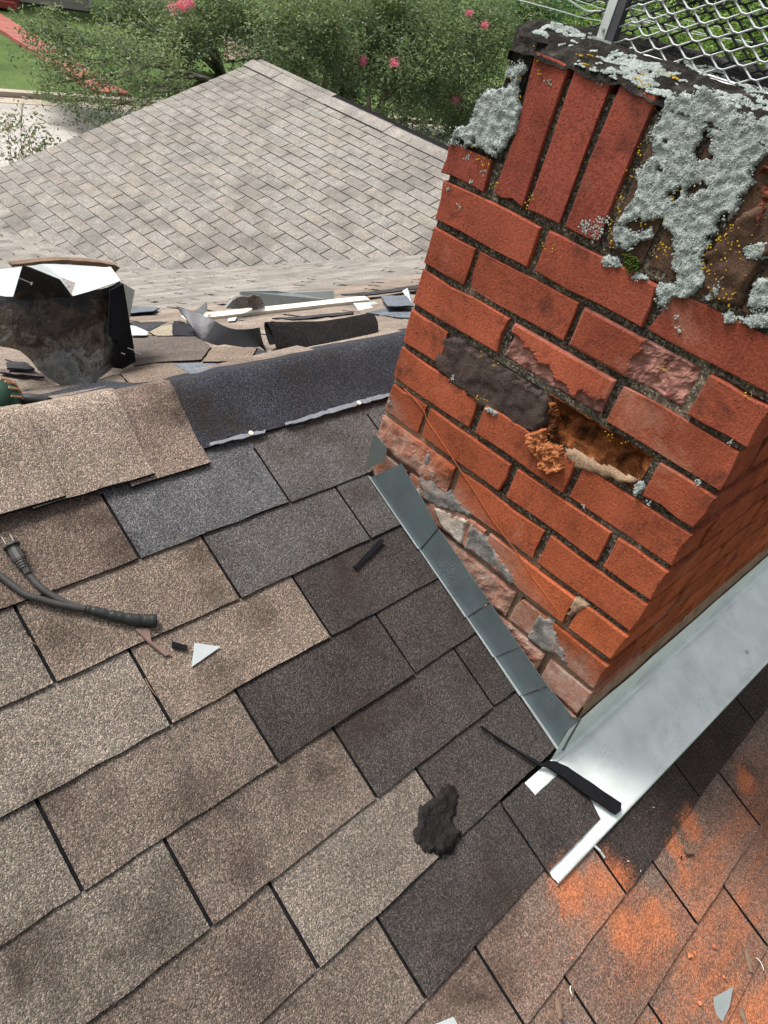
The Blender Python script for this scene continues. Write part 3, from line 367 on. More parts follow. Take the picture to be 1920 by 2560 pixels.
def metal_mat(name, col, rough, metal, speck=None, spa=.65, nscale=12., dent=.12, rv=.22):
    t = NT(name); p = t.pos(); b = t.noise(p, nscale, 5, .6, .3); c = t.mix(1.0, col, t.ramp(b, [(.25, .82), (.5, 1.), (.75, 1.16)]), 'MULTIPLY')
    if speck:
        v = t.vor(p, 420.); area = t.noise(t.map(p, loc=(2.2, .4, .9)), 13., 4, .6)
        m = t.math('MULTIPLY', t.ramp(v, [(.18, 1.), (.3, 0.)]), t.ramp(area, [(.54, 0.), (.64, 1.)])); c = t.mix(t.math('MULTIPLY', m, spa), c, speck)
    sc = t.noise(t.map(p, scale=(1, 6, 3), rot=(0, 0, .6)), 60., 5, .7)
    r = t.math('ADD', rough-.1, t.math('MULTIPLY', sc, rv))
    return t.fin(c, r, t.bump(t.noise(p, 26. if dent < .3 else 11., 4, .5), dent, .01), metal)
M['slate_metal'] = metal_mat('slate_coated_flashing', (.120, .152, .164), .40, .2, (.60, .65, .67))
M['slate_metal_2'] = metal_mat('sage_coated_flashing', (.13, .15, .14), .45, .25)
M['apron'] = metal_mat('mill_finish_apron', (.80, .86, .83), .32, .18, (.03, .03, .03), .85, dent=.3, rv=.06)
M['white_metal'] = metal_mat('white_sheet_metal', (.54, .59, .59), .4, .25)
M['galv'] = metal_mat('old_galvanised_sheet', (.36, .40, .39), .5, .4)
M['mesh_white'] = metal_mat('galvanised_mesh', (.52, .545, .55), .5, .25)
M['mesh_shaded'] = metal_mat('shaded_mesh', (.055, .058, .06), .6, .2)  # darker copy of the mesh metal, shade on the inner side painted in
M['cream'] = simple('cream_painted_strip', (.70, .66, .55), .5, .0, var=.1)
M['sealant'] = simple('bleached_sealant', (.21, .22, .25), .8, var=.35, nscale=90, bump=.8, bscale=250)
def tar_metal():
    t = NT('tar_smeared_metal'); p = t.obj(); b = t.noise(p, 17., 6, .66, .8); x, y, z = t.sep(p)
    zz = t.n('ShaderNodeMapRange'); t.l(t.math('ADD', z, t.math('MULTIPLY', t.math('SUBTRACT', b, .5), .34)), zz.inputs[0]); zz.inputs[1].default_value = .0; zz.inputs[2].default_value = .20
    c = t.ramp(zz.outputs[0], [(.05, (.15, .165, .17)), (.30, (.22, .225, .21)), (.36, (.05, .045, .04)), (.44, (.16, .145, .12)), (.55, (.075, .05, .033)), (.63, (.02, .016, .013)), (.72, (.07, .048, .03)), (.80, (.012, .012, .014)), (1., (.009, .009, .011))])
    f = t.noise(p, 60., 5, .65); c = t.mix(1.0, c, t.ramp(f, [(.3, .55), (.5, 1.), (.7, 1.5)]), 'MULTIPLY')
    sp = t.math('MULTIPLY', t.ramp(t.vor(p, 300.), [(.2, 1.), (.34, 0.)]), t.ramp(t.noise(p, 30., 3), [(.5, 0.), (.56, 1.)])); c = t.mix(sp, c, (.008, .008, .009))
    return t.fin(c, t.ramp(b, [(.4, .4), (.6, .6)]), t.bump(f, .5, .006), .1)
M['tar_metal'] = tar_metal()
M['tar'] = simple('roof_cement_lump', (.017, .0145, .014), .7, spec=.15, var=.8, nscale=45, bump=1., bscale=110, bdist=.006)
M['tool_green'] = simple('tool_green_casing', (.025, .085, .05), .5, var=.35, nscale=30, bump=.2)
M['tool_dust'] = simple('dusty_tool_fins', (.42, .22, .12), .8, var=.35, nscale=80)
M['black_plastic'] = simple('black_plastic', (.02, .02, .021), .5, var=.3)
def leaf_mat(name, cols, trans=.35):
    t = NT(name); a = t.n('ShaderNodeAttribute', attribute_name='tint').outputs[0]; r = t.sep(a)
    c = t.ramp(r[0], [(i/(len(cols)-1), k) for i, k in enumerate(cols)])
    t.sock(t.b.inputs['Base Color'], c); t.b.inputs['Roughness'].default_value = .55; t.b.inputs['Specular IOR Level'].default_value = .3
    tr = t.n('ShaderNodeBsdfTranslucent'); t.l(t.mix(1.0, c, (1.25, 1.35, .8), 'MULTIPLY'), tr.inputs[0])
    ms = t.n('ShaderNodeMixShader'); ms.inputs[0].default_value = trans; t.l(t.b.outputs[0], ms.inputs[1]); t.l(tr.outputs[0], ms.inputs[2]); t.l(ms.outputs[0], t.out.inputs[0])
    return t.m
M['leaf'] = leaf_mat('myrtle_leaves', [(.058, .084, .052), (.098, .142, .078), (.145, .198, .10), (.21, .255, .125), (.32, .30, .15)])
M['leaf_dark'] = leaf_mat('deep_green_leaves', [(.025, .045, .026), (.045, .08, .04), (.075, .12, .055), (.11, .155, .07)])
M['leaf_bright'] = leaf_mat('sunlit_lime_leaves', [(.07, .12, .03), (.14, .23, .05), (.22, .33, .08), (.32, .40, .14)])
M['leaf_far'] = leaf_mat('far_tree_leaves', [(.035, .08, .04), (.06, .12, .055), (.09, .16, .07), (.13, .20, .09)])
M['leaf_pinkish'] = leaf_mat('young_pinkish_leaves', [(.06, .10, .03), (.12, .16, .06), (.22, .20, .10), (.38, .16, .16)])
M['petal'] = leaf_mat('pink_petals', [(.70, .10, .26), (.85, .20, .38), (.9, .36, .5)], .3)
def grass_mat():
    t = NT('lawn'); p = t.pos(); b = t.noise(p, .6, 5, .6); c = t.ramp(b, [(.3, (.065, .105, .035)), (.5, (.10, .155, .05)), (.7, (.15, .21, .075))])
    f = t.noise(p, 22., 4, .7); c = t.mix(1.0, c, t.ramp(f, [(.3, .6), (.5, 1.), (.7, 1.4)]), 'MULTIPLY')
    return t.fin(c, .95, t.bump(f, 1., .05), spec=.1)
M['grass'] = grass_mat()
def conc_mat(name, col, sc=1.2, joints=False):
    t = NT(name); p = t.pos(); b = t.noise(t.map(p, scale=(.35, 1.4, 1)), sc, 6, .65); c = t.mix(1.0, col, t.ramp(b, [(.3, .82), (.5, 1.), (.7, 1.12)]), 'MULTIPLY')
    f = t.noise(p, 40., 3, .7); c = t.mix(1.0, c, t.ramp(f, [(.3, .88), (.7, 1.1)]), 'MULTIPLY')
    return t.fin(c, .9, t.bump(f, .3, .01), spec=.2)
M['street'] = conc_mat('street_concrete', (.40, .375, .35))
M['kerb'] = conc_mat('kerb_concrete', (.42, .36, .30))
M['path'] = conc_mat('red_path', (.34, .125, .10))
M['dirt'] = conc_mat('bare_soil', (.26, .19, .14))
M['stone'] = conc_mat('pale_edging_stone', (.62, .60, .55))
M['siding'] = simple('beige_siding', (.48, .44, .36), .8, var=.12, nscale=1.5)
M['trim'] = simple('white_trim', (.75, .75, .72), .7, var=.1, nscale=3)
M['redpaint'] = simple('red_painted_porch', (.34, .06, .05), .8, var=.2, nscale=2)
M['shade'] = simple('dark_foundation', (.05, .05, .05), .9, var=.3, nscale=2)
M['blue'] = simple('blue_plastic', (.02, .06, .55), .5, var=.1)
M['wire'] = simple('pale_wire', (.62, .66, .68), .5, .3, var=.1)
# ------------------------------------------------------------------ ground, street, lawn (setting)
def sheet(name, pts, mat, kind='structure', h=None):
    return mk(name, pts, [tuple(range(len(pts)))], mat, kind=kind)
sheet('ground', [(-600, -400, ZG-.02), (900, -400, ZG-.02), (900, 900, ZG-.02), (-600, 900, ZG-.02)], M['grass'])
sheet('street', [(-80, 12.6, ZG-.012), (120, 12.6, ZG-.012), (120, 20.75, ZG-.012), (-80, 20.75, ZG-.012)], M['street'])
m = MB()
for i in range(-20, 40): m.box((i*3.0, 20.75, ZG-.1), (i*3.0+2.985, 21.02, ZG+.12)); m.box((i*3.0, 20.2, ZG-.1), (i*3.0+2.985, 20.74, ZG-.002))
m.build('kerb', M['kerb'], kind='structure')
gm = MB(); rows = []
for j in range(30):
    y = 21.03+j*2.2; rows.append([Vector((-60+i*4., y, ZG+.1+.02*nz(i*4., y, 0, .2))) for i in range(50)])
gm.grid(rows); gm.build('lawn', M['grass'], kind='structure', smooth=True)
def zlawn(y): return ZG+.1 if y > 21 else ZG
pm = MB(); k = 0; y = 21.1
while y < 31.5:
    pm.slab([(11.0+.04*(y-21), y, zlawn(y)+.0), (12.05+.04*(y-21), y, zlawn(y)+.0), (12.05+.04*(y-21), y+1.17, zlawn(y+1.17)), (11.0+.04*(y-21), y+1.17, zlawn(y+1.17))], (0, 0, .11)); y += 1.2
pm.build('path', M['path'], kind='structure')
dg = D['grd']['dirt']; sheet('dirt', [(p[0], p[1], zlawn(p[1])+.10) for p in dg], M['dirt'])
st = empty('stone_edging', (15.6, 26.9, zlawn(26.9)), 'row of pale stones edging the bed under the trees', 'stone edging')
rr = random.Random(4)
for i in range(14):
    x = -1.1+i*.17; b = bmesh.new(); bmesh.ops.create_icosphere(b, subdivisions=1, radius=.085)
    for v in b.verts: v.co = Vector((v.co.x*rr.uniform(.8, 1.2), v.co.y*rr.uniform(.8, 1.1), v.co.z*.7))+Vector((x, rr.uniform(-.05, .05), .12))
    me = bpy.data.meshes.new('stone'); b.to_mesh(me); b.free(); me.materials.append(M['stone']); o = bpy.data.objects.new('stone', me); COL.objects.link(o); o.parent = st
# neighbour's house across the street
nh = empty('neighbour_house', (13.5, 34.0, ZG), 'beige clapboard house behind the trees with white corner board', 'house')
for i in range(18):
    z = .16+i*.21; m = MB(); m.slab([(-6, 0, z), (3.9, 0, z), (3.9, .015, z+.215), (-6, .015, z+.215)], (0, -.022, .0)); m.build('siding_board', M['siding'], nh)
m = MB(); m.box((3.9, -.05, .3), (4.02, .08, 4.4)); m.build('corner_board', M['trim'], nh)
m = MB(); m.box((-6, .02, .0), (4.0, 7.5, 4.4)); m.build('wall', M['siding'], nh)
m = MB(); m.box((-6, -.03, -.2), (3.95, .03, .155)); m.build('foundation', M['shade'], nh)
m = MB()
m.slab([(-6.4, -.5, 4.3), (4.4, -.5, 4.3), (4.4, 3.8, 6.1), (-6.4, 3.8, 6.1)], (0, 0, .12)); m.slab([(-6.4, 8, 4.3), (4.4, 8, 4.3), (4.4, 3.8, 6.1), (-6.4, 3.8, 6.1)], (0, 0, .12)); m.build('roof', M['shade'], nh)
pr = empty('porch', (12.0, 33.0, ZG), 'red painted porch base at the end of the red path', 'porch')
m = MB(); m.box((.1, -.3, .1), (2.0, .95, 1.0)); m.build('porch_base', M['redpaint'], pr)
for i in range(3):
    m = MB(); m.box((.3, -.6-i*.3, .2), (1.5, -.31-i*.3, .8-i*.2)); m.build('step', M['redpaint'], pr)
bx, by = D['grd']['bin'][0][:2]
bb = empty('bin', (bx, by, zlawn(by)), 'small blue bin half hidden behind the tree trunks', 'bin')
m = MB(); m.tube([(0, 0, .1), (0, 0, .8)], [.22, .27], 12); m.build('bin_body', M['blue'], bb); m = MB(); m.tube([(0, 0, .8), (0, 0, .86)], [.29, .25], 12); m.build('lid', M['blue'], bb)
# ------------------------------------------------------------------ the roof we sit on
C_BROWN=(.165,.128,.105); C_TAN=(.215,.172,.138); C_GREY=(.108,.103,.10); C_DARK=(.064,.058,.054); C_LT=(.205,.176,.148); C_MID=(.162,.132,.110); C_DBR=(.055,.046,.042); C_BLU=(.125,.127,.132); C_OLD=(.185,.138,.112)
roof = empty('main_roof', (0, 0, 0), 'asphalt shingle main roof with the chimney standing below its ridge', 'roof')
dk = MB()
for (x0, x1, d0, d1) in ((-4.5, 6, -4.6, DR), ):
    dk.slab([rp(x0, d0, -.03), rp(x1, d0, -.03), rp(x1, d1, -.03), rp(x0, d1, -.03)], rp(0, 0, .028))
near = dk.build('near_slope', M['shingle'], roof, color=C_MID)
E_ = .128
def tab(x0, x1, j, col, r, front=None, d_cut=None, rear_gran=False, name='shingle', lift=0.0, skew=0.0):
    dj = -j*E_+(front or 0); H0, TH = .0078+lift, .0036
    n = max(3, int((x1-x0)/.035)); cl = [r.uniform(0, .0022), r.uniform(0, .0022)]
    ph = r.uniform(0, 9)
    def pt(u, d, sub, jit=0., wide=0.):
        x = lerp(x0-wide, x1+wide, u); h = H0*(1-(d-dj)/.27)-sub
        fr = max(0, 1-(d-dj)/.09); h += lerp(cl[0], cl[1], u)*fr+.0012*nz(x*9, d*9, ph)
        return rp(x, d+jit+skew*(u-.5), h)
    us = [i/n for i in range(n+1)]; jt = [r.uniform(-.0013, .0013) for _ in us]
    rows = [[pt(u, dj, TH, a) for u, a in zip(us, jt)], [pt(u, dj, 0, a) for u, a in zip(us, jt)], [pt(u, dj+.062, 0) for u in us], [pt(u, dj+.128, 0) for u in us]]
    tl = .285 if rear_gran else .262
    rows += [[pt(u, dj+.131, 0, wide=.0046) for u in us], [pt(u, dj+tl, 0, wide=.0046) for u in us]]
    m = MB(); k = n+1
    vs = [p for q in rows for p in q]; fs = []; ms = []
    for i in range(5):
        for a in range(n):
            fs.append((i*k+a, i*k+a+1, (i+1)*k+a+1, (i+1)*k+a)); ms.append(1 if (i == 0 or (i >= 3 and not rear_gran)) else 0)
    b = len(vs); vs += [pt(0, dj+.128, TH), pt(1, dj+.128, TH)]
    fs += [(0, k, 2*k, 3*k, b), (n, b+1, 3*k+n, 2*k+n, k+n)]; ms += [1, 1]
    m.v, m.f, m.m = vs, fs, ms
    return m.build(name, None, near, mats=[M['shingle'], M['asphalt']], color=col)
KEY = {1: [0.0, .306, .607], 2: [-.194, .116, .42], 3: [-.083, .226], 4: [-.277, .029, .334], 5: [-.164, .14, .444], 6: [-.07, .232], 7: [.041, .344], 8: [.153, .458], 9: [.261, .558, .863]}
COLS = {1: [C_BROWN, C_BLU, C_GREY, C_GREY], 2: [C_LT, C_TAN, C_GREY, C_GREY], 3: [C_LT, C_TAN, C_DARK, C_DARK], 4: [C_LT, C_MID, C_DARK, C_DARK], 5: [C_LT, C_MID, C_DARK, C_DARK], 6: [C_MID, C_LT, C_DARK, C_DARK],
        7: [C_MID, C_DARK, None, C_DARK], 8: [C_OLD, C_OLD, C_DBR, C_DBR], 9: [C_OLD, C_OLD, C_OLD, C_OLD]}
rr = random.Random(11)
for j in range(1, 17):
    if j in KEY: ks = list(KEY[j])
    else: ks = [ (.261+.11*(j-9)) % .3048, ]; ks.append(ks[0]+.3048)
    n0 = len(ks)
    cols = list(COLS.get(j, [C_OLD]*(n0+1)))[:n0+1]; cols = cols[:n0+1]
    iv = [(ks[i], ks[i+1], cols[i+1]) for i in range(n0-1)]
    x = ks[0]; c0 = cols[0]; q = 0
    while x > -1.35: iv.append((x-.3048, x, c0 if q < 1 else [C_LT, C_MID, C_BROWN, C_TAN][rr.randrange(4)])); x -= .3048; q += 1
    x = ks[-1]; c1 = cols[-1]; q = 0
    while x < 2.15: iv.append((x, x+.3048, c1 if q < 2 else (C_DBR if j == 8 else C_OLD))); x += .3048; q += 1
    for (a, b, c) in iv:
        gap = .0025 if c not in (C_DARK, C_GREY, C_DBR) else .0022
        if c is None: continue
        if 2 <= j <= 6:
            if a < .512 < b: b = .512+gap
            elif a >= .512 and b <= 1.74: continue
            elif a < 1.74 < b: a = 1.74
        if b-a < .03: continue
        gg_ = rr.uniform(.9, 1.1); cc_ = tuple(k*gg_ for k in c)
        tab(a+gap, b-gap, j, cc_, rr, rear_gran=(j == 1))
# cut shingle lapped over the apron flashing
t7 = rough_outline([Vector((x, d)) for x, d in D['tab7']], .0005, .012, 3)
m = MB(); m.slab([rp(p[0], p[1], .0105) for p in t7], rp(0, 0, .0035), 0, 1); m.build('shingle', None, near, mats=[M['shingle'], M['asphalt']], color=C_DARK, label='dark cut shingle lapped over the left end of the apron flashing')
# ridge strip (dark) bent over the ridge, and brown caps
def capmesh(x0, x1, d_lo, y_hi, lift, mats, name, par, col, jit=.0012, n=None, label=None, slant=0.0, thick=.004):
    prof = []
    N = 14
    dl = d_lo
    for i in range(N+1):
        t = i/N
        if t < .5:
            d = lerp(dl, DR, t/.5); h = .0085+lift
            P = rp(0, d, h); bend = .020*math.exp(-((d-DR)/.075)**2); P.z += bend
        else:
            y = lerp(YR, y_hi, (t-.5)/.5); P = Vector((0, y, zfar(y)+.0085+lift+.020*math.exp(-((y-YR)/.075)**2)))
        prof.append(P)
    nx = n or max(3, int((x1-x0)/.04)); r = random.Random(int(x0*1000)+5)
    top = [[p+Vector((lerp(x0, x1, i/nx)+slant*(1-k/N)+(r.uniform(-jit, jit) if i in (0, nx) else 0), (r.uniform(-jit, jit) if k == 0 else 0), .0016*nz(i*.9, k*.4, x0*7))) for i in range(nx+1)] for k, p in enumerate(prof)]
    m = MB(); m.grid(top, 0)
    bot = [[p-Vector((0, 0, thick)) for p in row] for row in top]; B0 = len(m.v); m.grid([row[::-1] for row in bot], 1)
    m.grid([bot[0], top[0]], 1); m.grid([top[-1], bot[-1]], 1)
    m.grid([[q[0] for q in top], [q[0] for q in bot]], 1); m.grid([[q[-1] for q in bot], [q[-1] for q in top]], 1)
    return m.build(name, None, par, mats=mats, color=col, smooth=True, label=label)
SM = [M['shingle'], M['asphalt']]
capmesh(.10, 2.2, .026, YR+.13, .0, SM, 'ridge_strip', roof, (.050, .054, .064), label='fresh charcoal shingle strip bent over the ridge behind the chimney')
caps = [(.060, .214, -.006), (-.10, .105, .002), (-.27, -.05, .006), (-.44, -.22, .009), (-.61, -.39, .009), (-.78, -.56, .008), (-.95, -.73, .008), (-1.12, -.90, .009), (-1.29, -1.07, .008), (-1.46, -1.24, .008)]
for i, (a, b, d) in enumerate(caps): capmesh(a, b, d, YR+.032, .0045+.0055*min(i, 2)+.001*(i % 2), SM, 'ridge_cap', roof, (.285, .232, .188) if i else (.235, .182, .150), slant=-.012)
for pl in D['sealant']:
    o = rough_outline([Vector((x, d)) for x, d in pl], .0018, .01, 8); m = MB(); m.slab([rp(p[0], p[1], .0115) for p in o], rp(0, 0, .003)); m.build('sealant_line', M['sealant'], roof)
for x, d in D['nails']:
    m = MB(); m.tube([rp(x, d, .012), rp(x, d, .0165)], [.0045, .0052], 8); m.build('nail_head', M['cream'], roof)
# far slope: real shingles in one mesh (seen at a grazing angle), flattening towards the valley
fm = MB(); tint = []
fs_ = MB(); rows = []
for j in range(41):
    y = YR+j*.18; rows.append([Vector((x, y, zfar(y)-.004)) for x in (-5, -2, 0, 2, 4, 7)])
fs_.grid([r for r in rows]); far_s = fs_.build('far_slope', M['asphalt'], roof, smooth=True)
r2 = random.Random(5); rowi = 0; y = YR+.03
while y < 7.2:
    y2 = y+.119; x = -2.4+(.1524 if rowi % 2 else 0)+r2.uniform(-.02, .02)
    while x < 6.2:
        xb = x+.3048; zc = zfar(y2)
        if XW+(zc-ZW)/TP_ > x-.5:
            c = r2.uniform(.82, 1.15); base = (.25, .205, .17) if y < 1.4 else (.255, .235, .212)
            l0, l1 = [max(0, r2.gauss(0, .004)) for _ in range(2)]; a0 = Vector((x+.006, y2, zfar(y2)+.0072+l0)); a1 = Vector((xb-.006, y2, zfar(y2)+.0072+l1)); b0 = Vector((x+.006, y-.06, zfar(y-.06)+.0008)); b1 = Vector((xb-.006, y-.06, zfar(y-.06)+.0008))
            fm.add([b0, b1, a1, a0, a0-Vector((0, 0, .005)), a1-Vector((0, 0, .005))], [(0, 1, 2, 3), (3, 2, 5, 4)])
            tint += [(base[0]*c, base[1]*c, base[2]*c)]*2
        x = xb
    y = y2; rowi += 1
fo = fm.build('shingles', M['shingle_far'], roof, kind='stuff')
ca = fo.data.color_attributes.new('tint', 'FLOAT_COLOR', 'CORNER')
buf = []
for p, t in zip(fo.data.polygons, tint): buf += list(t+(1.0,))*p.loop_total
ca.data.foreach_set('color', buf)
# ------------------------------------------------------------------ the lower wing behind
wing = empty('wing_roof', (XW, YW, ZW), 'pale grey shingled wing roof with a straight rake edge beyond the debris', 'roof')
def wl(y, u, h): return Vector((-u*CP_-h*SP_, y-YW, -u*SP_+h*CP_))
m = MB(); m.slab([wl(1.2, 0, -.03), wl(YW, 0, -.03), wl(YW, 4.4, -.03), wl(1.2, 4.4, -.03)], wl(YW, 0, .028)); deck = m.build('slope', M['shingle_wing'], wing, color=(.30, .29, .275))
m = MB(); m.slab([(0, 1.2-YW, -.03), (0, 0, -.03), (4.4*CP_, 0, -.03-4.4*SP_), (4.4*CP_, 1.2-YW, -.03-4.4*SP_)], (0, 0, .03)); m.build('back_slope', M['shingle_wing'], wing, color=(.36, .345, .325))
m = MB(); m.slab([(-4.0, -.12, -1.75), (4.0, -.12, -1.75), (4.0, -.12, -3.93), (-4.0, -.12, -3.93)], (0, -.1, 0)); m.slab([(-4.0, -.12, -1.72), (0, -.12, -.12), (4.0, -.12, -1.72)], (0, -.1, 0)); m.build('gable_wall', M['siding'], wing)
m = MB(); m.slab([wl(YW-.02, 0, -.20), wl(YW-.02, 4.4, -.20), wl(YW-.02, 4.4, -.032), wl(YW-.02, 0, -.032)], (0, -.03, 0)); m.build('fascia', M['trim'], wing)
def wtab(L, seed):
    r = random.Random(seed); n = 5; H, TH = .0105, .0075
    def p(u, d, sub): return (u*L, d, H*(1-d/.27)-sub)
    us = [i/n for i in range(n+1)]; j = [r.uniform(-.003, .003) for _ in us]
    lift = [max(0, r.uniform(-.003, .003)) for _ in us]
    rows = [[Vector(p(u, a, TH)) for u, a in zip(us, j)], [Vector(p(u, a, -l)) for u, a, l in zip(us, j, lift)], [Vector(p(u, .127, 0)) for u in us], [Vector((p(u, .128, 0)[0]*1.045-.006,)+p(u, .128, 0)[1:]) for u in us], [Vector((p(u, .24, 0)[0]*1.045-.006,)+p(u, .24, 0)[1:]) for u in us]]
    q = MB(); q.grid(rows); q.m = [1]*n+[0]*n+[1]*2*n
    me = bpy.data.meshes.new('shingle'); me.from_pydata([tuple(v) for v in q.v], [], q.f); me.materials.append(M['shingle_wing']); me.materials.append(M['asphalt']); me.polygons.foreach_set('material_index', q.m); me.update()
    return me
WM = [wtab(.2935, s) for s in range(6)]
WR = Matrix(((0, CP_, -SP_, 0), (-1, 0, 0, 0), (0, SP_, CP_, 0), (0, 0, 0, 1)))
def seen(P):
    v = P-CP; c = [sum(CR[i][k]*v[k] for k in range(3)) for i in range(3)]
    px, py = 960+1848*c[0]/c[2], 1280+1848*c[1]/c[2]
    return px, py, c[2]
cand = []; r2 = random.Random(21); 
for k in range(1, 33):
    u = k*E_; off = .1524*(k % 2)+r2.uniform(-.012, .012); y = YW+.004-off+(.3048 if off > .01 else 0)
    first = True
    while y > 1.3:
        W = Vector((XW, YW, ZW))+wl(y-.15, u-.06, 0)
        vy = YR+(ZR-W.z)/.43
        if W.y > vy-.45 or W.z > zfar(W.y)-.03:
            cand.append((W, k, y, u))
        y -= .3048
vis = []; rest = []
for c in cand:
    px, py, dd = seen(c[0]); lim = 1110-(py-440)*.2385+60 if py > 380 else 1160
    zc = c[0].z > zfar(c[0].y)-.06
    (vis if (-60 < px < lim and py < 700 and zc) else rest).append((dd, c))
vis.sort(key=lambda q: q[0]); rest += vis[300:]; vis = vis[:300]
sm = MB()
for lst, obj_ in ((vis, True), (rest, False)):
    for dd, (W, k, y, u) in lst:
        y1 = min(y, YW+.004); L = y1-(y-.2985); sc = L/.2985
        if sc < .15: continue
        mt = Matrix.Translation(wl(y1, u, .0)) @ WR @ Matrix.Diagonal((sc, 1, 1, 1)); g = r2.uniform(.94, 1.06); wa = r2.uniform(-.015, .02)
        if obj_:
            o = bpy.data.objects.new('shingle', WM[r2.randrange(6)]); COL.objects.link(o); o.parent = deck; o.matrix_local = mt; o.color = ((.250+wa*.4)*g, .234*g, (.211-wa*.3)*g, 1)
        else:
            me = WM[r2.randrange(6)]; sm.add([mt @ v.co for v in me.vertices], [tuple(p.vertices) for p in me.polygons])
if sm.v: sm.build('shingles', M['shingle_wing'], deck, kind='stuff', color=(.25, .234, .211))
yy = 2.0; i = 0
while yy < YW:
    m = MB(); h = .012+.006*((i % 2)); y2 = min(YW+.01, yy+.92)
    m.slab([wl(yy, .0, h+.01), wl(y2, .0, h+.01), wl(y2, .15, h), wl(yy, .15, h)], wl(YW, 0, .006)); m.slab([(.14, yy-YW, h-.05), (.14, y2-YW, h-.05), (0, y2-YW, h+.011), (0, yy-YW, h+.011)], (0, 0, .006))
    m.build('ridge_cap', M['shingle_wing'], wing, color=(.28, .258, .234)); yy += .92; i += 1
# ------------------------------------------------------------------ chimney
ANG = math.atan(.0183)
ch = empty('chimney', (.525, -.1085, 0), 'weathered red brick chimney crusted with lichen, spalled bricks on its side', 'chimney', rot=(0, 0, ANG))
Z0, HC, JN = .3126, .07387, .0125
WD, WX = .603, 1.217
LB = (WD+JN)/3                       # stretcher pitch
def fp(s, z, off=0.): return Vector((-off, -s, z))       # local point on the side face, off = outwards
m = MB()
m.box((.034, -WD+.034, -.75), (WX-.01, -.0075, Z0+3*HC+.03)); m.box((.036, -WD+.034, Z0+3*HC+.031), (WX-.01, -.075, Z0+3*HC+.185)); m.build('brick_backing', M['spall_dark'], ch)
mj = MB()
def joint(a, b):      # a block of mortar between two corners, slightly hollow
    mj.box(tuple(min(p, q) for p, q in zip(a, b)), tuple(max(p, q) for p, q in zip(a, b)))
RB = random.Random(3)
def brick_col(z, r):
    t = min(1, max(0, (z+.25)/.9)); a = Vector((.39, .105, .042)); b = Vector((.25, .064, .044)); c = a.lerp(b, t)*r.uniform(.74, 1.18)
    return (c.x, c.y, c.z)
def brick(o0, ex, ez, en, L, H, depth, r, col, name='brick', mat=None, depthfn=None, jit=.0017, label=None, res=.006):
    """front face spanned by ex*L, ez*H at o0, outward normal en"""
    if depthfn:
        nx = max(4, int(L/res)); nz_ = max(3, int(H/res)); rows = []
        for k in range(nz_+1):
            row = []
            for i in range(nx+1):
                u, v = i/nx, k/nz_; e = min(u*L, (1-u)*L, v*H, (1-v)*H)
                dd = depthfn(u*L, v*H); rnd = -.0018 if e < .001 else 0
                row.append(o0+ex*(u*L)+ez*(v*H)+en*(dd+rnd))
            rows.append(row)
        m = MB(); m.grid(rows)
        loop = rows[0][:-1]+[q[-1] for q in rows[:-1]]+rows[-1][:0:-1]+[q[0] for q in rows[:0:-1]]
        b = len(m.v); m.v += [p-en*depth for p in loop]; idx = {}
        m.v += loop; n = len(loop); m.f += [(b+n+i, b+i, b+(i+1) % n, b+n+(i+1) % n) for i in range(n)]; m.m += [0]*n
        if (ex.cross(ez)).dot(en) < 0: m.f = [f[::-1] for f in m.f]
        ob = m.build(name, mat or M['brick'], ch, color=col, label=label)
        if mat is M['brick_spall']:
            at = ob.data.attributes.new('spall', 'FLOAT', 'POINT'); vals = [min(1., max(0., -(v-o0).dot(en)/.0035)) for v in m.v]; at.data.foreach_set('value', vals)
        return ob
    pts = [(0, 0), (.33, 0), (.67, 0), (1, 0), (1, .5), (1, 1), (.67, 1), (.33, 1), (0, 1), (0, .5)]
    out = [(u*L+r.uniform(-jit, jit), v*H+r.uniform(-jit, jit)) for u, v in pts]
    for _ in range(2):
        if r.random() < .5:
            q = r.randrange(len(out)); k_ = r.uniform(.002, .0055)/math.hypot(out[q][0]-L/2, (out[q][1]-H/2)+1e-6); out[q] = (out[q][0]+(L/2-out[q][0])*k_, out[q][1]+(H/2-out[q][1])*k_)
    bv = .0013
    inn = [(a+(L/2-a)/(L/2)*bv*1.3, b+(H/2-b)/(H/2)*bv*1.3) for a, b in out]
    tl = [r.uniform(-.0014, .0014) for _ in range(2)]
    n = len(pts); m = MB()
    fr = [o0+ex*a+ez*b+en*(tl[0]*(a/L-.5)+tl[1]) for a, b in inn]; mid = [o0+ex*a+ez*b-en*bv for a, b in out]; bk = [o0+ex*a+ez*b-en*depth for a, b in out]
    m.v = fr+mid+bk; m.f = [tuple(range(n))]+[(i, n+i, n+(i+1) % n, (i+1) % n) for i in range(n)]+[(n+i, 2*n+i, 2*n+(i+1) % n, n+(i+1) % n) for i in range(n)]+[tuple(range(3*n-1, 2*n-1, -1))]
    if (ex.cross(ez)).dot(en) < 0: m.f = [f[::-1] for f in m.f]
    m.m = [0]*len(m.f)
    return m.build(name, mat or M['brick'], ch, color=col, label=label)
EX, EZ, EN = Vector((0, -1, 0)), Vector((0, 0, 1)), Vector((-1, 0, 0))
FX, FN = Vector((1, 0, 0)), Vector((0, -1, 0))
def bump2(a, b, sc, seed): return nz(a*sc+seed, b*sc, seed)+.5*nz(a*sc*2.3+seed, b*sc*2.3, seed)+.3*nz(a*sc*5+seed, b*sc*5, seed)
SPEC = {}
def sp_dark(a, b): return -.006+.006*bump2(a, b, 26, 3.3)
def sp_rust(a, b):
    e = min(a, .194-a, b*1.4, (.061-b)*1.4); return -.004-.022*min(1, max(0, e/.02))+.007*bump2(a, b, 40, 5.1)
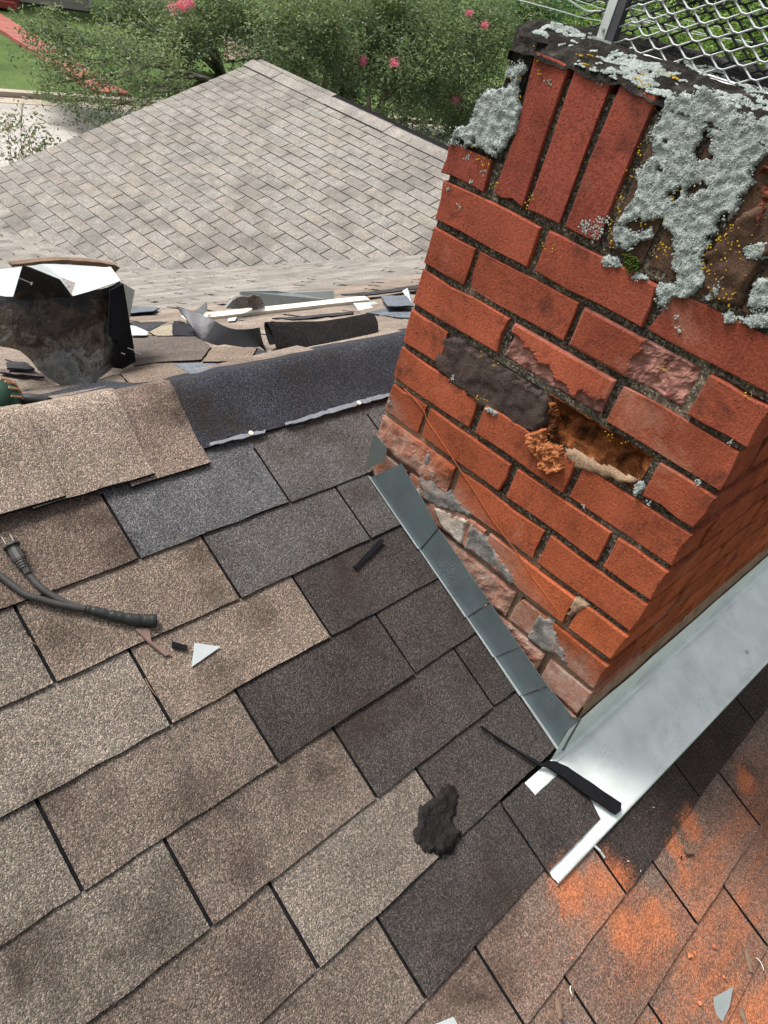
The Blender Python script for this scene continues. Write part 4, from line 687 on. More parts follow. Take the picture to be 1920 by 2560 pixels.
def sp_pinklow(a, b):
    edge = max(.010, .048-.28*a)+.007*bump2(a, b, 55, 2.)+(.012 if .145 < a < .19 else 0); k = min(1, max(0, (edge-b)/.006))
    return k*(-.008+.005*bump2(a, b, 45, 8.))
def sp_pinkright(a, b):
    k = min(1, max(0, (a-.100-.012*bump2(a, b, 45, 4.))/.006)); return k*(-.007+.006*bump2(a, b, 45, 6.))
SPEC[(0, 1)] = (sp_dark, 'spall_dark', 'sooty brown spalled brick with its face gone'); SPEC[(0, 2)] = (sp_rust, 'spall_rust', 'hollowed rusty brown brick beside a hanging flake')
PATCH = []
for t in range(-3, 9):
    zt = Z0-t*HC-JN*.5; zb = zt-(HC-JN); H = HC-JN
    shift = {-3: -.007}.get(t, 0.)
    odd = t % 2
    if odd: spans = [(0, LB-JN, .092), (LB, 2*LB-JN, .092), (2*LB, WD, .092)]
    else: spans = [(0, LB/2-JN, .19), (LB/2, 1.5*LB-JN, .092), (1.5*LB, 2.5*LB-JN, .092), (2.5*LB, WD, .194)]
    for i, (a, b, dep) in enumerate(spans):
        jx = RB.uniform(-.0015, .0015); jz = RB.uniform(-.0012, .0012); a2 = a+(shift if i == 0 else jx); b2 = b+(jx if i < len(spans)-1 else 0); out = RB.uniform(-.0015, .0015)
        col = brick_col(zb, RB); o0 = fp(a2, zb+jz, out); last = i == len(spans)-1
        if t >= 5 and i <= 1 or t >= 6: col = (.36, .14, .095)
        if (t, i) in SPEC:
            fn, mt, lb = SPEC[(t, i)]; brick(o0, EX, EZ, EN, b2-a2, H, .085, RB, col, mat=M[mt], depthfn=fn, label=lb)
        elif (t, i) == (-1, 1): brick(o0, EX, EZ, EN, b2-a2, H, .085, RB, col, mat=M['brick_spall'], res=.0035, depthfn=sp_pinklow, label='red brick with its lower left corner spalled pink')
        elif (t, i) == (-2, 2): brick(o0, EX, EZ, EN, b2-a2, H, .085, RB, col, mat=M['brick_spall'], res=.0035, depthfn=sp_pinkright, label='red brick with its right half spalled pink')
        elif t == 3 and i == 0: brick(o0, EX, EZ, EN, b2-a2, H, .085, RB, col, mat=M['brick'], depthfn=lambda a, b: .003+.003*bump2(a, b, 30, 1.7), label='brick smeared with whitish mortar above the flashing')
        elif t >= 5 and not last: brick(o0, EX, EZ, EN, b2-a2, H, .085, RB, col, mat=M['brick'], depthfn=lambda a, b, s=t+i: .000+.004*bump2(a, b, 28, s*1.3))
        else: brick(o0, EX, EZ, EN, b2-a2, H, dep, RB, col)
    joint((.007, 0.0, zt+.0005), (.036, -WD+.007, zt+JN-.0005)); joint((.036, -WD+.007, zt+.0005), (WX, -WD+.036, zt+JN-.0005))
    for (a, b, dep), nxt in zip(spans, spans[1:]): joint((.0072, -b+.0015, zb-.001), (.036, -nxt[0]-.0015, zt+.001))
    joint((dep_x-.0015 if False else (.092 if odd else .194)-.001, -WD+.0072, zb-.001), ((.092 if odd else .194)+JN+.001, -WD+.036, zt+.001))
    # downslope face
    x0 = (.092 if odd else .194)+JN
    x = x0
    while x < WX-.05:
        L = min(LB-JN, WX-x); jz = RB.uniform(-.0012, .0012)
        brick(Vector((x, -WD-RB.uniform(-.0012, .0012), zb+jz)), FX, EZ, FN, L, H, .08, RB, brick_col(zb, RB)); x += LB
        if x < WX-.03: joint((x-JN-.001, -WD+.0072, zb-.001), (x+.001, -WD+.036, zt+.001))
# soldier course under the crown
zs0, zs1 = Z0+3*HC+JN*.6, Z0+3*HC+JN*.6+.183
brick(fp(-.014, zs0-.004, 0), EX, EZ, EN, .089, .046, .085, RB, (.25, .064, .044), label='short red brick below the lichen at the far corner')
for i, s in enumerate([.0935, .1615, .2315]): brick(fp(s, zs0+.001, .001), EX, EZ, EN, .057, .186, .09, RB, brick_col(.75, RB), jit=.0022, label=['leftmost', 'middle', 'rightmost'][i]+' of three clean upright red bricks under the crown')
for i, s in enumerate([.302, .371, .440, .509]):
    brick(fp(s, zs0+.001, -.002), EX, EZ, EN, .057 if i < 3 else WD-.509, .19, .09, RB, (.13, .07, .05), mat=M['crust'], jit=.0025)
x = .10
while x < WX-.06:
    brick(Vector((x, -WD, zs0)), FX, EZ, FN, .057, .194, .09, RB, brick_col(.75, RB)); x += .0695
joint((.006, -.07, zs0-.01), (.036, -WD+.007, zs1-.01)); joint((.036, -WD+.0072, zs0-.01), (WX, -WD+.036, zs1-.01))
mj.build('mortar', M['mortar'], ch)
# broken far corner, blackened
sil = [(-.0135, zs0+.044), (-.009, .606), (.012, .614), (.017, .65), (.0285, .668), (.055, .68), (.053, .717), (.058, .742), (.090, .742), (.090, zs0+.044)]
m = MB(); o_ = rough_outline([fp(s, z, -.002) for s, z in sil], .002, .012, 2); m.slab(o_, (.085, 0, 0)); m.build('broken_corner', M['crown'], ch)
# crown: lumpy sloping mortar cap
rows = []
for i in range(46):
    x = -.004+i*(WX+.01)/45 if i > 12 else -.004+i*.0065
    if i > 12: x = .074+(i-12)*(WX-.07)/33
    row = []
    for k in range(44):
        s = .052+k*(WD-.045)/43
        zz = .731+.032*min(1, max(0, x/.085))**.8+.010*max(0, min(1, (x-.1)/.3))
        if s < .12 and x > .03: s -= (.12-s)*.9*min(1, (x-.03)/.05)
        zz += .0045*bump2(x, s, 26, 1.2)-(.012 if k in (0, 43) else 0)
        if i == 0: zz = .724+.006*bump2(s, 0, 40, 2.)
        if .28 < s < .62 and x < .02: zz -= .004
        row.append(Vector((x+.003*nz(s*40, x*40, 3), -s, zz)))
    rows.append(row)
m = MB(); m.grid([r[::-1] for r in rows]); n = len(rows); 
m.grid([[r[0] for r in rows], [Vector((r[0].x, r[0].y, .712)) for r in rows]]); m.grid([[Vector((r[-1].x, r[-1].y, .712)) for r in rows], [r[-1] for r in rows]])
m.build('crown', M['crown'], ch, smooth=True)
def patch(poly, off, amp, mat, name, seed=0, g=.0042, label=None, edge=-.006, wob=.0045, smooth=True, sc=35, holes=None, kind=None, gaps=None):
    xs = [p[0] for p in poly]; zs = [p[1] for p in poly]; x0, x1, z0, z1 = min(xs), max(xs), min(zs), max(zs)
    nx, nz_ = int((x1-x0)/g)+2, int((z1-z0)/g)+2
    ins = {}
    for i in range(-1, nx+1):
        for k in range(-1, nz_+1):
            a, b = x0+(i+.5)*g, z0+(k+.5)*g
            aa, bb_ = a+wob*bump2(a, b, 60, seed), b+wob*bump2(b, a, 60, seed+5); ins[(i, k)] = inpoly(aa, bb_, poly) and not (holes and any(inpoly(aa, bb_, h) for h in holes)) and not (gaps and nz(a*45, b*45, 9)+.25*nz(a*160, b*160, 2) > gaps)
    vid = {}; vs = []; fs = []
    def V(i, k):
        if (i, k) not in vid:
            full = all(ins.get((i-di, k-dk), False) for di in (0, 1) for dk in (0, 1))
            a, b = x0+i*g, z0+k*g; a += .0013*nz(a*150, b*150, 1); b += .0013*nz(a*150, b*150, 7)
            h = off+amp*bump2(a, b, sc, seed) if full else edge
            vid[(i, k)] = len(vs); vs.append(fp(a, b, h))
        return vid[(i, k)]
    for (i, k), q in ins.items():
        if q: fs.append((V(i, k), V(i+1, k), V(i+1, k+1), V(i, k+1))[::-1])
    if fs: 
        vs2, fs2 = vs, [f[::-1] for f in fs]
        return mk(name, vs2, fs2, mat, ch, smooth=smooth, label=label, kind=kind)
for i, (kd, pl) in enumerate(D['smears']): patch(pl, .0022, .0028, M['smear_'+kd], 'cement_smear', i*1.7)
patch(D['crust'], .004, .006, M['crust'], 'crusted_face', 3.1); patch(D['redspall'], -.002, .012, M['spall_red'], 'spalled_face', 6.3, sc=70, smooth=False)
patch(D['sootsmear'], .0004, .0035, M['spall_dark'], 'soot_smear', 8.8, g=.0036, wob=.008)
# pink spall skins on the two broken bricks
def spall_skin(t, i, fn, name):
    odd = t % 2; a = (i*LB if odd else (LB/2+(i-1)*LB)); zb = Z0-t*HC-JN*.5-(HC-JN)
    g = .0045; nx, nk = int((LB-JN)/g), int((HC-JN)/g); vs = []; fs = []; ok = {}
    for k in range(nk+1):
        for q in range(nx+1):
            d = fn(q*g, k*g); vs.append(fp(a+q*g, zb+k*g, d+.0012)); ok[(q, k)] = d < -.003
    for k in range(nk):
        for q in range(nx):
            if all(ok[(q+x, k+y)] for x in (0, 1) for y in (0, 1)): fs.append((k*(nx+1)+q, k*(nx+1)+q+1, (k+1)*(nx+1)+q+1, (k+1)*(nx+1)+q))
    mk(name, vs, fs, M['spall_pink'], ch)
patch(D['flake'], .009, .007, M['flake'], 'brick_flake', 2.2, g=.0026, sc=80, smooth=False, label='orange brick flake hanging off the spalled bricks', edge=.001)
patch(D['flake2'], .006, .006, M['spall_rust'], 'brick_flake', 5.2, g=.0026, edge=.0, sc=80, smooth=False)
# old sealant bead across the bricks
m = MB(); path = [fp(s, z, .001) for s, z in D['bead']]; m.tube(smoothpath(path, 3), .0011, 6); m.build('sealant_bead', M['brick'], ch, color=(.36, .10, .045))
# base fillet on the downslope face
m = MB(); rows = []
for i in range(40):
    x = -.004+i*(WX)/39; j_ = .003*nz(x*30, 0, 2)
    rows.append([Vector((x, -WD+.004, -.165+j_)), Vector((x, -WD-.004+j_, -.172)), Vector((x, -WD-.006+j_, -.25)), Vector((x, -WD-.004, -.32))])
m.grid(rows); m.build('mortar_fillet', M['smear_mortar'], ch, smooth=True)
# lichen: thousands of small overlapping lobes
def lumps(fn_pts, name, mat, seed, flat=.7):
    r = random.Random(seed); m = MB()
    for (P, nrm, rad) in fn_pts:
        u = nrm.cross(Vector((.3, .8, .52))).normalized(); w = nrm.cross(u); a0 = r.uniform(0, 6.28); k = 6
        hs = rad*flat*r.uniform(.7, 1.3); vs = []
        for ring, (rr_, hh) in enumerate(((1.0, -.25), (.72, .62))):
            for a in range(k):
                an = a0+2*pi*a/k; q = rad*rr_*r.uniform(.75, 1.25); vs.append(P+(u*cos(an)+w*sin(an))*q+nrm*hs*hh)
        vs.append(P+nrm*hs)
        fs = [(a, (a+1) % k, k+(a+1) % k, k+a) for a in range(k)]+[(k+a, k+(a+1) % k, 2*k) for a in range(k)]
        m.add(vs, fs)
    return m.build(name, mat, ch, smooth=True, kind='stuff')
rl = random.Random(9); pts = []
nrm = Vector((-1, 0, 0))
for pi_, pl in enumerate(D['lich']):
    xs = [p[0] for p in pl]; zs = [p[1] for p in pl]; x0, x1, z0, z1 = min(xs), max(xs), min(zs), max(zs)
    N = int((x1-x0)*(z1-z0)/(.0030**2))
    for _ in range(min(N, 22000)):
        a, b = rl.uniform(x0, x1), rl.uniform(z0, z1)
        wa, wb = a+.004*nz(a*60, b*60, 2), b+.004*nz(a*60, b*60, 4)
        if not inpoly(wa, wb, pl) or any(inpoly(wa, wb, h) for h in D['lich_hole']): continue
        if nz(a*45, b*45, 9) > .36 and nz(a*150, b*150, 3) > -.1: continue
        thick = .0040+.0024*bump2(a, b, 90, 1.1+pi_)
        t_ = Vector((-1, rl.uniform(-.35, .35), rl.uniform(-.35, .35))).normalized(); pts.append((fp(a, b, max(.0, thick)), t_, rl.uniform(.0006, .0015)))
lumps(pts, 'lichen', M['lichen'], 1, flat=.4)
for i, pl in enumerate(D['lich']): patch(pl, .0040, .0024, M['lichen'], 'lichen_crust', 1.1+i, g=.0021, sc=90, edge=-.001, wob=.006, holes=D['lich_hole'], gaps=.60)
pts = []
for s, z in D['specks']+D['specks_big']+D['specks_big']:
    for _ in range(9): pts.append((fp(s+rl.gauss(0, .0022), z+rl.gauss(0, .0022), .001), nrm, rl.uniform(.0008, .0018)))
for s, z in D['specks_big']:
    for _ in range(50): pts.append((fp(s+rl.gauss(0, .005), z+rl.gauss(0, .005), .0015), nrm, rl.uniform(.001, .0022)))
# flat white lichen on the crown
def crown_z(x, s):
    return .731+.032*min(1, max(0, x/.085))**.8+.010*max(0, min(1, (x-.1)/.3))+.0045*bump2(x, s, 26, 1.2)
for _ in range(26000):
    x, s = rl.uniform(-.002, .16), rl.uniform(.05, .58); v = nz(x*34, s*16, 7.7)+.7*nz(x*110, s*70, 2.2)
    lim = .20 if s < .2 else .06
    if x > .07: lim += .25
    if v > lim: pts.append((Vector((x, -s, crown_z(x, s)+.0008)), Vector((-.45, 0, .9)).normalized(), rl.uniform(.0012, .0026)))
lumps(pts, 'lichen', M['lichen'], 2, flat=.45)
pts = []
for s, z in D['yellow']:
    for _ in range(rl.randint(2, 7)): pts.append((fp(s+rl.gauss(0, .0036), z+rl.gauss(0, .0036), .0030), nrm, rl.uniform(.0006, .0016)))
for _ in range(80):
    a, b = rl.uniform(.40, .53), rl.uniform(.53, .66)
    if inpoly(a, b, D['crust']): pts.append((fp(a, b, .0075), nrm, rl.uniform(.0006, .0015)))
for _ in range(28):
    s = rl.uniform(.06, .35); x = rl.uniform(0, .05)
    if nz(s*18, x*30, 4.4) > .22:
        for _ in range(8): pts.append((Vector((x+rl.gauss(0, .003), -s+rl.gauss(0, .004), crown_z(x, s)+.001)), Vector((-.45, 0, .9)), rl.uniform(.0008, .002)))
lumps(pts, 'yellow_lichen', M['lichen_y'], 3)
pts = []
for _ in range(700):
    a, b = rl.uniform(.32, .37), rl.uniform(.515, .56)
    if inpoly(a, b, D['moss']): pts.append((fp(a, b, .003+.003*rl.random()), nrm, rl.uniform(.0008, .0018)))
lumps(pts, 'moss', M['moss'], 4, flat=1.2)
# step flashing up the side
def step(lo, hi, mat, k, label):
    def loc(s_, z_, off=.012): return fp(s_, z_, off)
    a = [loc(*p) for p in lo]; b = [loc(*p) for p in hi]
    def onroof(p):   # bottom edge sits on the roof plane
        y = -.1085+p.y; return Vector((p.x, p.y, y*TP_+.004))
    a = [onroof(p) for p in a]; pl = a+b[::-1]; m = MB(); m.slab([p+Vector((-.0012*k, 0, 0)) for p in pl], (-.0012, 0, 0))
    # hidden foot of the L under the shingles
    f0, f1 = a[0]+Vector((0, 0, .001)), a[-1]+Vector((0, 0, .001)); ob = m.build('step_flashing', mat, ch, label=label)
    m = MB(); m.slab([f0, f1, f1+Vector((-.013, 0, .006)), f0+Vector((-.011, 0, .006))], (0, 0, .0012)); m.build('bent_foot', M['white_metal'], ob)
    return ob
for k, (lo, hi) in enumerate(D['steps']): step(lo, hi, M['slate_metal'], len(D['steps'])-k, ['uppermost', 'second', 'third', 'fourth', 'lowest'][k]+' slate grey step flashing piece from the ridge')
pl = [fp(s, z, .0205) for s, z in D['step0']]; m = MB(); m.slab(pl, (-.0012, 0, 0)); m.build('step_flashing', M['slate_metal_2'], ch, label='small sage grey flashing offcut at the top of the flashing row')
# folded corner at the lower end
q = D['steps'][-1]; c0 = fp(*q[1][-1], .016); c1 = fp(q[0][-1][0], (-.1085-q[0][-1][0])*TP_+.004, .016)
m = MB(); m.slab([c0, c1, c1+Vector((.007, -.007, .002)), c0+Vector((.016, -.016, -.004))], (-.001, 0, 0)); m.build('corner_fold', M['slate_metal'], ch)
# apron flashing (world coordinates brought into the chimney frame)
INV = Matrix.Rotation(-ANG, 4, 'Z') @ Matrix.Translation((-.525, .1085, 0))
def wloc(v): return INV @ Vector(v)
m = MB(); nx = 90; rows = []
XA0, XA1 = .342, 1.78
for i in range(nx+1):
    x = lerp(XA0, XA1, i/nx); row = []
    dtop = (-.7115-.0157*(x-.525)-.013)/CP_; dbot = -.915-.034*(x-.34)
    prof = []
    if x > .50:
        zt = .074+.004*nz(x*9, 0, 1)
        prof = [(dtop, .012+zt), (dtop, .012+zt*.5), (dtop, .0075)]
    else: prof = [(dtop-.002, .010), (dtop-.003, .010), (dtop-.005, .010)]
    out = []
    for d, h in prof: 
        p = rp(x, dtop, .0); out.append(Vector((p.x, p.y-.0015*nz(x*7, h*20, 3)+.004*h/.08, p.z+h)))
    row = out
    if x > .5: row += [rp(x, dtop-.0025, .0125), rp(x, dtop-.0050, .0125), rp(x, dtop-.0065, .0085)]
    else: row += [rp(x, dtop-.005, .0105)]*3
    for k in range(9):
        t = k/8; d = lerp(dtop-.009, dbot, t); h = .0110+.0030*nz(x*6, d*10, 2)+.0022*nz(x*17, d*17, 5)+.0008*nz(x*45, d*45, 9)
        h += .005*math.exp(-(((x-.60)/.06)**2+((d+.80)/.03)**2))+.006*math.exp(-(((x-1.18)/.05)**2+((d+.88)/.03)**2))-.004*math.exp(-(((x-.80)/.09)**2+((d+.85)/.04)**2))
        row.append(rp(x, d, h))
    row.append(rp(x, dbot-.004, .0135)); row.append(rp(x, dbot-.010, .0145)); row.append(rp(x, dbot-.014, .0095)); row.append(rp(x, dbot-.0135, .006))
    rows.append([wloc(p) for p in row])
m.grid([r[:3] for r in rows if True]); m.grid([r[2:] for r in rows]); ap = m.build('apron_flashing', M['apron'], ch, smooth=True, label='dented pale metal apron flashing along the foot of the chimney')
m = MB(); m.tube([wloc(rp(1.205, -.905, .012)), wloc(rp(1.205, -.905, .0165))], [.005, .0045], 8); m.build('nail_head', M['brass'], ch)
KS = .034
for ob in ch.children:
    if ob.name.split('.')[0] in ('brick', 'mortar', 'brick_backing', 'crown', 'mortar_fillet'):
        for v in ob.data.vertices: v.co.y -= KS*v.co.x*(-v.co.y/WD)
# spark arrestor: post, rail and expanded metal
cg = empty('spark_arrestor', (.525, -.1085, 0), 'galvanised expanded metal spark arrestor cage on top of the chimney', 'chimney cap', rot=(0, 0, ANG))
PX = .098
m = MB(); m.slab([(PX-.004, -.121, .764), (PX-.004, -.134, .764), (PX-.004, -.134, 1.02), (PX-.004, -.121, 1.02)], (.002, 0, 0)); m.build('post', M['mesh_white'], cg)
m = MB(); m.slab([(PX-.003, -.134, .764), (PX-.003, -.147, .766), (PX-.003, -.147, 1.02), (PX-.003, -.134, 1.02)], (.014, 0, 0)); m.build('post_flange', M['mesh_shaded'], cg)
m = MB(); m.tube([(PX-.007, -.128, .775), (PX-.002, -.128, .775)], .0022, 8); m.build('bolt', M['galv'], cg)
m = MB(); m.box((PX-.006, -.148, .754), (PX+.012, -.118, .7645)); m.build('foot', M['galv'], cg)
def expanded(o0, eu, ev, en, U, V, su=.0475, sv=.0205, w=.0013, th=.0015, rowoff=0):
    """zigzag strands like expanded metal: u along the long way"""
    m = MB(); nr = int(V/(sv*.5)); 
    for k in range(nr+1):
        v = k*sv*.5; off = (su*.5)*(k % 2)
        nu = int(U/su)+1; pts = []
        for i in range(nu):
            u = off+i*su
            if u+su > U+.01: break
            # strand climbing from node to node: nodes flat, then slanted
            pts += [(u-.0035, v), (u+.0035, v), (u+su*.5-.0035, v+sv*.5), (u+su*.5+.0035, v+sv*.5)]
        pts2 = [o0+eu*a+ev*b+en*(.0022 if (i % 4) < 2 else -.0012) for i, (a, b) in enumerate(pts)]
        for i in range(len(pts2)-1): m.tube([pts2[i], pts2[i+1]], w, 4, cap=False)
        for i in range(0, len(pts2)-3, 4):   # falling strand
            a = pts2[i]-eu*.0; 
        pts3 = []
        for i in range(nu):
            u = off+i*su
            if u+su > U+.01: break
            pts3.append((o0+eu*(u+su*.5+.0035)+ev*(v+sv*.5), o0+eu*(u+su-.0035)+ev*v))
        for a, b in pts3: m.tube([a, b], w, 4, cap=False)
    return m
ex = expanded(Vector((PX+.004, -.142, .762)), Vector((0, -1, 0)), Vector((0, 0, 1)), Vector((-1, 0, 0)), .46, .25)
ex.build('mesh_panel', M['mesh_white'], cg, smooth=True, label='pale near side of the mesh cage')
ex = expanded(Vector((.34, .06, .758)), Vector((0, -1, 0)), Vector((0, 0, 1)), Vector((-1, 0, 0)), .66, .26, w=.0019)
ex.build('mesh_panel', M['mesh_shaded'], cg, smooth=True, label='shade-darkened far side of the mesh cage')
ex = expanded(Vector((PX+.004, -.60, .762)), Vector((1, 0, 0)), Vector((0, 0, 1)), Vector((0, -1, 0)), .25, .25)
ex.build('mesh_panel', M['mesh_white'], cg, smooth=True)
m = MB(); m.tube([(PX+.003, -.13, .7605), (PX+.004, -.36, .762), (PX+.004, -.62, .762)], .0022, 6); m.tube([(PX-.006, -.145, .757), (PX-.004, -.36, .760), (PX-.004, -.62, .759)], .0016, 6); m.tube([(PX-.011, -.15, .755), (PX-.010, -.3, .758), (PX-.008, -.62, .756)], .0013, 6); m.build('bottom_rail', M['mesh_white'], cg)
m = MB(); m.box((PX, -.62, 1.018), (.35, .06, 1.024)); m.build('lid', M['mesh_white'], cg)
# ------------------------------------------------------------------ loose things on the near slope
def flat(name, pts, h, th, mat, label, cat, jit=.0006, seed=1, color=None, mats=None, step=.012, tilt=0):
    o = rough_outline([Vector((x, d)) for x, d in pts], jit, step, seed); cx = sum(p[0] for p in pts)/len(pts); cd = sum(p[1] for p in pts)/len(pts)
    base = rp(cx, cd, 0); m = MB(); m.slab([rp(p[0], p[1], h+tilt*(p[0]-cx))-base for p in o], rp(0, 0, th), 0, 1 if mats else None)
    ob = m.build(name, mat, None, mats=mats, label=label, cat=cat, color=color); ob.location = base; return ob
flat('metal_scrap', D['tri'], .0080, .0012, M['white_metal'], 'white triangular metal offcut beside the taped cord end', 'metal scrap', .0002)
flat('shingle_scrap', D['blk'], .0075, .003, M['felt'], 'tiny black shingle scrap left of the white triangle', 'shingle scrap')
flat('shingle_scrap', D['strip'], .0085, .0035, M['felt'], 'thin black sealing strip lying on the dark shingles', 'shingle scrap')
flat('metal_scrap', D['shard'], .009, .0012, M['galv'], 'pointed grey metal offcut on the brick dust', 'metal scrap', .0002, tilt=.15)
flat('metal_scrap', D['shard2'], .009, .0012, M['white_metal'], 'pale metal offcut cut by the bottom edge of the picture', 'metal scrap', .0002)
# black strip twisted over the apron
o = rough_outline([Vector((x, d)) for x, d in D['strap']], .0007, .012, 5); base = rp(.5, -.82, 0)
m = MB(); m.slab([rp(p[0], p[1], .0105+.009*min(1, max(0, (-.70-p[1])/.10)))-base for p in o], rp(0, 0, .004)); ob = m.build('felt_strip', M['felt'], label='long black felt strip lying across the end of the apron flashing', cat='felt strip'); ob.location = base
m = MB(); w = [rp(x, d, .0125) for x, d in D['wire_edge']]; m.tube([p-w[0] for p in smoothpath(w, 5)], .0016, 6); ob = m.build('wire', M['rubber'], label='thin grey wire along the left edge of the cut shingle', cat='wire'); ob.location = w[0]
# lump of roofing cement
pl = D['tar']; cx = sum(p[0] for p in pl)/len(pl); cd = sum(p[1] for p in pl)/len(pl); base = rp(cx, cd, 0)
g = .0035; xs = [p[0] for p in pl]; ds = [p[1] for p in pl]; vid = {}; vs = []; fs = []; ins = {}
ni, nk = int((max(xs)-min(xs))/g)+2, int((max(ds)-min(ds))/g)+2
for i in range(-1, ni+1):
    for k in range(-1, nk+1):
        a, b = min(xs)+(i+.5)*g, min(ds)+(k+.5)*g; ins[(i, k)] = inpoly(a+.004*nz(a*70, b*70, 1), b+.004*nz(a*70, b*70, 3), pl)
def V(i, k):
    if (i, k) not in vid:
        ring = [ins.get((i-a, k-b), False) for a in (-1, 0, 1, 2) for b in (-1, 0, 1, 2)]; full = all(ins.get((i-a, k-b), False) for a in (0, 1) for b in (0, 1))
        a, b = min(xs)+i*g, min(ds)+k*g; h = .005 if not full else (.0125+.0022*bump2(a, b, 30, 4)+(.004 if b < -.748 else .0)+(.0035*bump2(a, b, 110, 1) if b < -.745 else .0016*bump2(a, b, 130, 1)) if all(ring) else .0105+.0025*bump2(a, b, 90, 2))
        vid[(i, k)] = len(vs); vs.append(rp(a+.0012*nz(a*200, b*200, 4), b+.0012*nz(a*200, b*200, 8), h)-base)
    return vid[(i, k)]
for (i, k), q in ins.items():
    if q: fs.append((V(i, k), V(i+1, k), V(i+1, k+1), V(i, k+1)))
ob = mk('tar_lump', vs, fs, M['tar'], smooth=True, label='black crusty lump of roofing cement on the shingles', cat='tar lump'); ob.location = base
# cord with two-pin plug and taped end
pl = D['cord_b']; base = rp(*pl[3], 0); cd = empty('power_cable', base, 'grey power cord with a two pin plug and a taped end', 'power cord')
R0 = .0052
m = MB(); m.tube([p-base for p in smoothpath([rp(x, d, .0085+R0) for x, d in D['cord_a']], 6)], R0*.95, 10); m.build('cord', M['rubber'], cd, smooth=True)
m = MB(); m.tube([p-base for p in smoothpath([rp(x, d, .0085+R0) for x, d in pl[:5]], 6)], R0, 10); m.build('cord', M['rubber'], cd, smooth=True)
tp = smoothpath([rp(x, d, .0095+R0*1.1) for x, d in pl[4:]], 9); rs = [R0*(1.15+.85*i/(len(tp)-1))+.0006*sin(i*2.1)+.0004*sin(i*5.3) for i in range(len(tp))]
m = MB(); m.tube([p-base for p in tp], rs, 12); m.build('tape_wrap', M['tape'], cd, smooth=True)
tg = [rp(x, d, .013-.005*i/5) for i, (x, d) in enumerate(D['tongue'])]; m = MB(); m.slab([p-base for p in tg], rp(0, 0, .0008)); m.build('tape_tail', M['copper'], cd)
pg = [rp(x, d, .0085+.008) for x, d in D['plug']]; ax = (pg[2]-pg[0]).normalized(); sd_ = ax.cross(rp(0, 0, 1)).normalized()
m = MB(); m.tube([pg[1]-base, pg[1]-base+ax*.003], [.0125, .0125], 10); m.tube([pg[1]-base+ax*.003, pg[2]-base+ax*.012], [.0085, .0095], 10); body = m.build('plug_body', M['rubber'], cd, smooth=False)
m = MB(); q0 = pg[2]-base+ax*.012
for i in range(4): m.tube([q0+ax*(.004*i), q0+ax*(.004*i+.0025)], [.0088-.0007*i, .0088-.0007*i], 10)
m.tube([q0, pg[4]-base+ax*.006], [.0062, .0052], 8); m.build('strain_relief', M['rubber'], cd)
for s_ in (-1, 1):
    c = pg[1]-base+sd_*(.0058*s_); up = rp(0, 0, 1).normalized(); m = MB(); a = c-ax*.016
    m.slab([c-up*.003, c+up*.003, a+up*.003, a-up*.003], sd_*.0015); m.build('prong', M['brass'], cd)
# crumbs, bark, twigs, pebbles
rr = random.Random(31)
where = ['tiny orange brick crumb by the keyway left of the brick dust', 'larger orange brick crumb among the dust, left of a pair', 'orange brick crumb right of its twin among the dust', 'orange brick crumb up the slope from the crumb pair', 'small orange crumb beside the pointed metal offcut', 'pale orange crumb left of the pointed metal offcut', 'orange crumb just below the apron flashing corner', 'orange crumb beside the long bark sliver', 'dark crumb on the orange streak at the right', 'small crumb in the strongest orange patch', 'dark speck of grit on the brown shingle below the apron']
def crumb(x, d, r, mat, name, label, cat, fl=.55, k=1):
    b = bmesh.new(); 
    for _ in range(10): b.verts.new(Vector((rr.gauss(0, 1), rr.gauss(0, .8), rr.gauss(0, 1))).normalized()*r*rr.uniform(.7, 1.2))
    hull = bmesh.ops.convex_hull(b, input=b.verts[:]); bmesh.ops.delete(b, geom=[g_ for g_ in hull['geom_interior'] if isinstance(g_, bmesh.types.BMVert)], context='VERTS')
    for v in b.verts: v.co.z *= fl
    me = bpy.data.meshes.new(name); b.to_mesh(me); b.free(); me.materials.append(mat); ob = bpy.data.objects.new(name, me); COL.objects.link(ob); ob.location = rp(x, d, .0085+r*fl*.5); ob.rotation_euler = (P_, 0, rr.uniform(0, 6)); return tag(ob, label, cat)
for (x, d), lb, r in zip(D['chips'], where, [.003, .006, .0055, .005, .0045, .005, .003, .004, .005, .003, .003]): crumb(x, d, r, M['chip'] if 'dark' not in lb else M['tar'], 'brick_crumb' if 'dark' not in lb else 'grit', lb, 'crumb')
crumb(*D['chipB'], .0028, M['chip'], 'brick_crumb', 'lone orange brick crumb on the dark shingles above the tar lump', 'crumb')
for (x, d), lb in zip(D['pebbles'], ['pale pebble on the dark brown shingle nearest the dust', 'pale pebble farther up the dark brown shingle', 'pale splinter on the dark brown shingle under the apron', 'pale grain on the cut shingle over the flashing']): crumb(x, d, .0026, M['stone'], 'pebble', lb, 'pebble')
for (a, b), lb, w in zip(D['bark'], ['curled dark bark sliver at the bottom by the dusty keyway', 'orange brown sliver near the right edge of the picture', 'stubby dark bark bit on the orange streak', 'pale bark sliver left of the pointed metal offcut'], [.0045, .004, .004, .004]):
    A, B = rp(*a, .012), rp(*b, .012); m = MB(); t = (B-A); n_ = t.cross(rp(0, 0, 1)).normalized()
    rows = []
    for i in range(7):
        c = A.lerp(B, i/6)-A; ww = w*(.5+sin(pi*(.1+.8*i/6))*.7)+rr.uniform(-.0008, .0008); rows.append([c-n_*ww, c-n_*ww*.4+rp(0, 0, .003), c+n_*ww*.5+rp(0, 0, .0035), c+n_*ww])
    m.grid(rows); m.grid([[q-rp(0, 0, .002) for q in r[::-1]] for r in rows]); ob = m.build('bark_sliver', M['wood'], label=lb, cat='bark'); ob.location = A
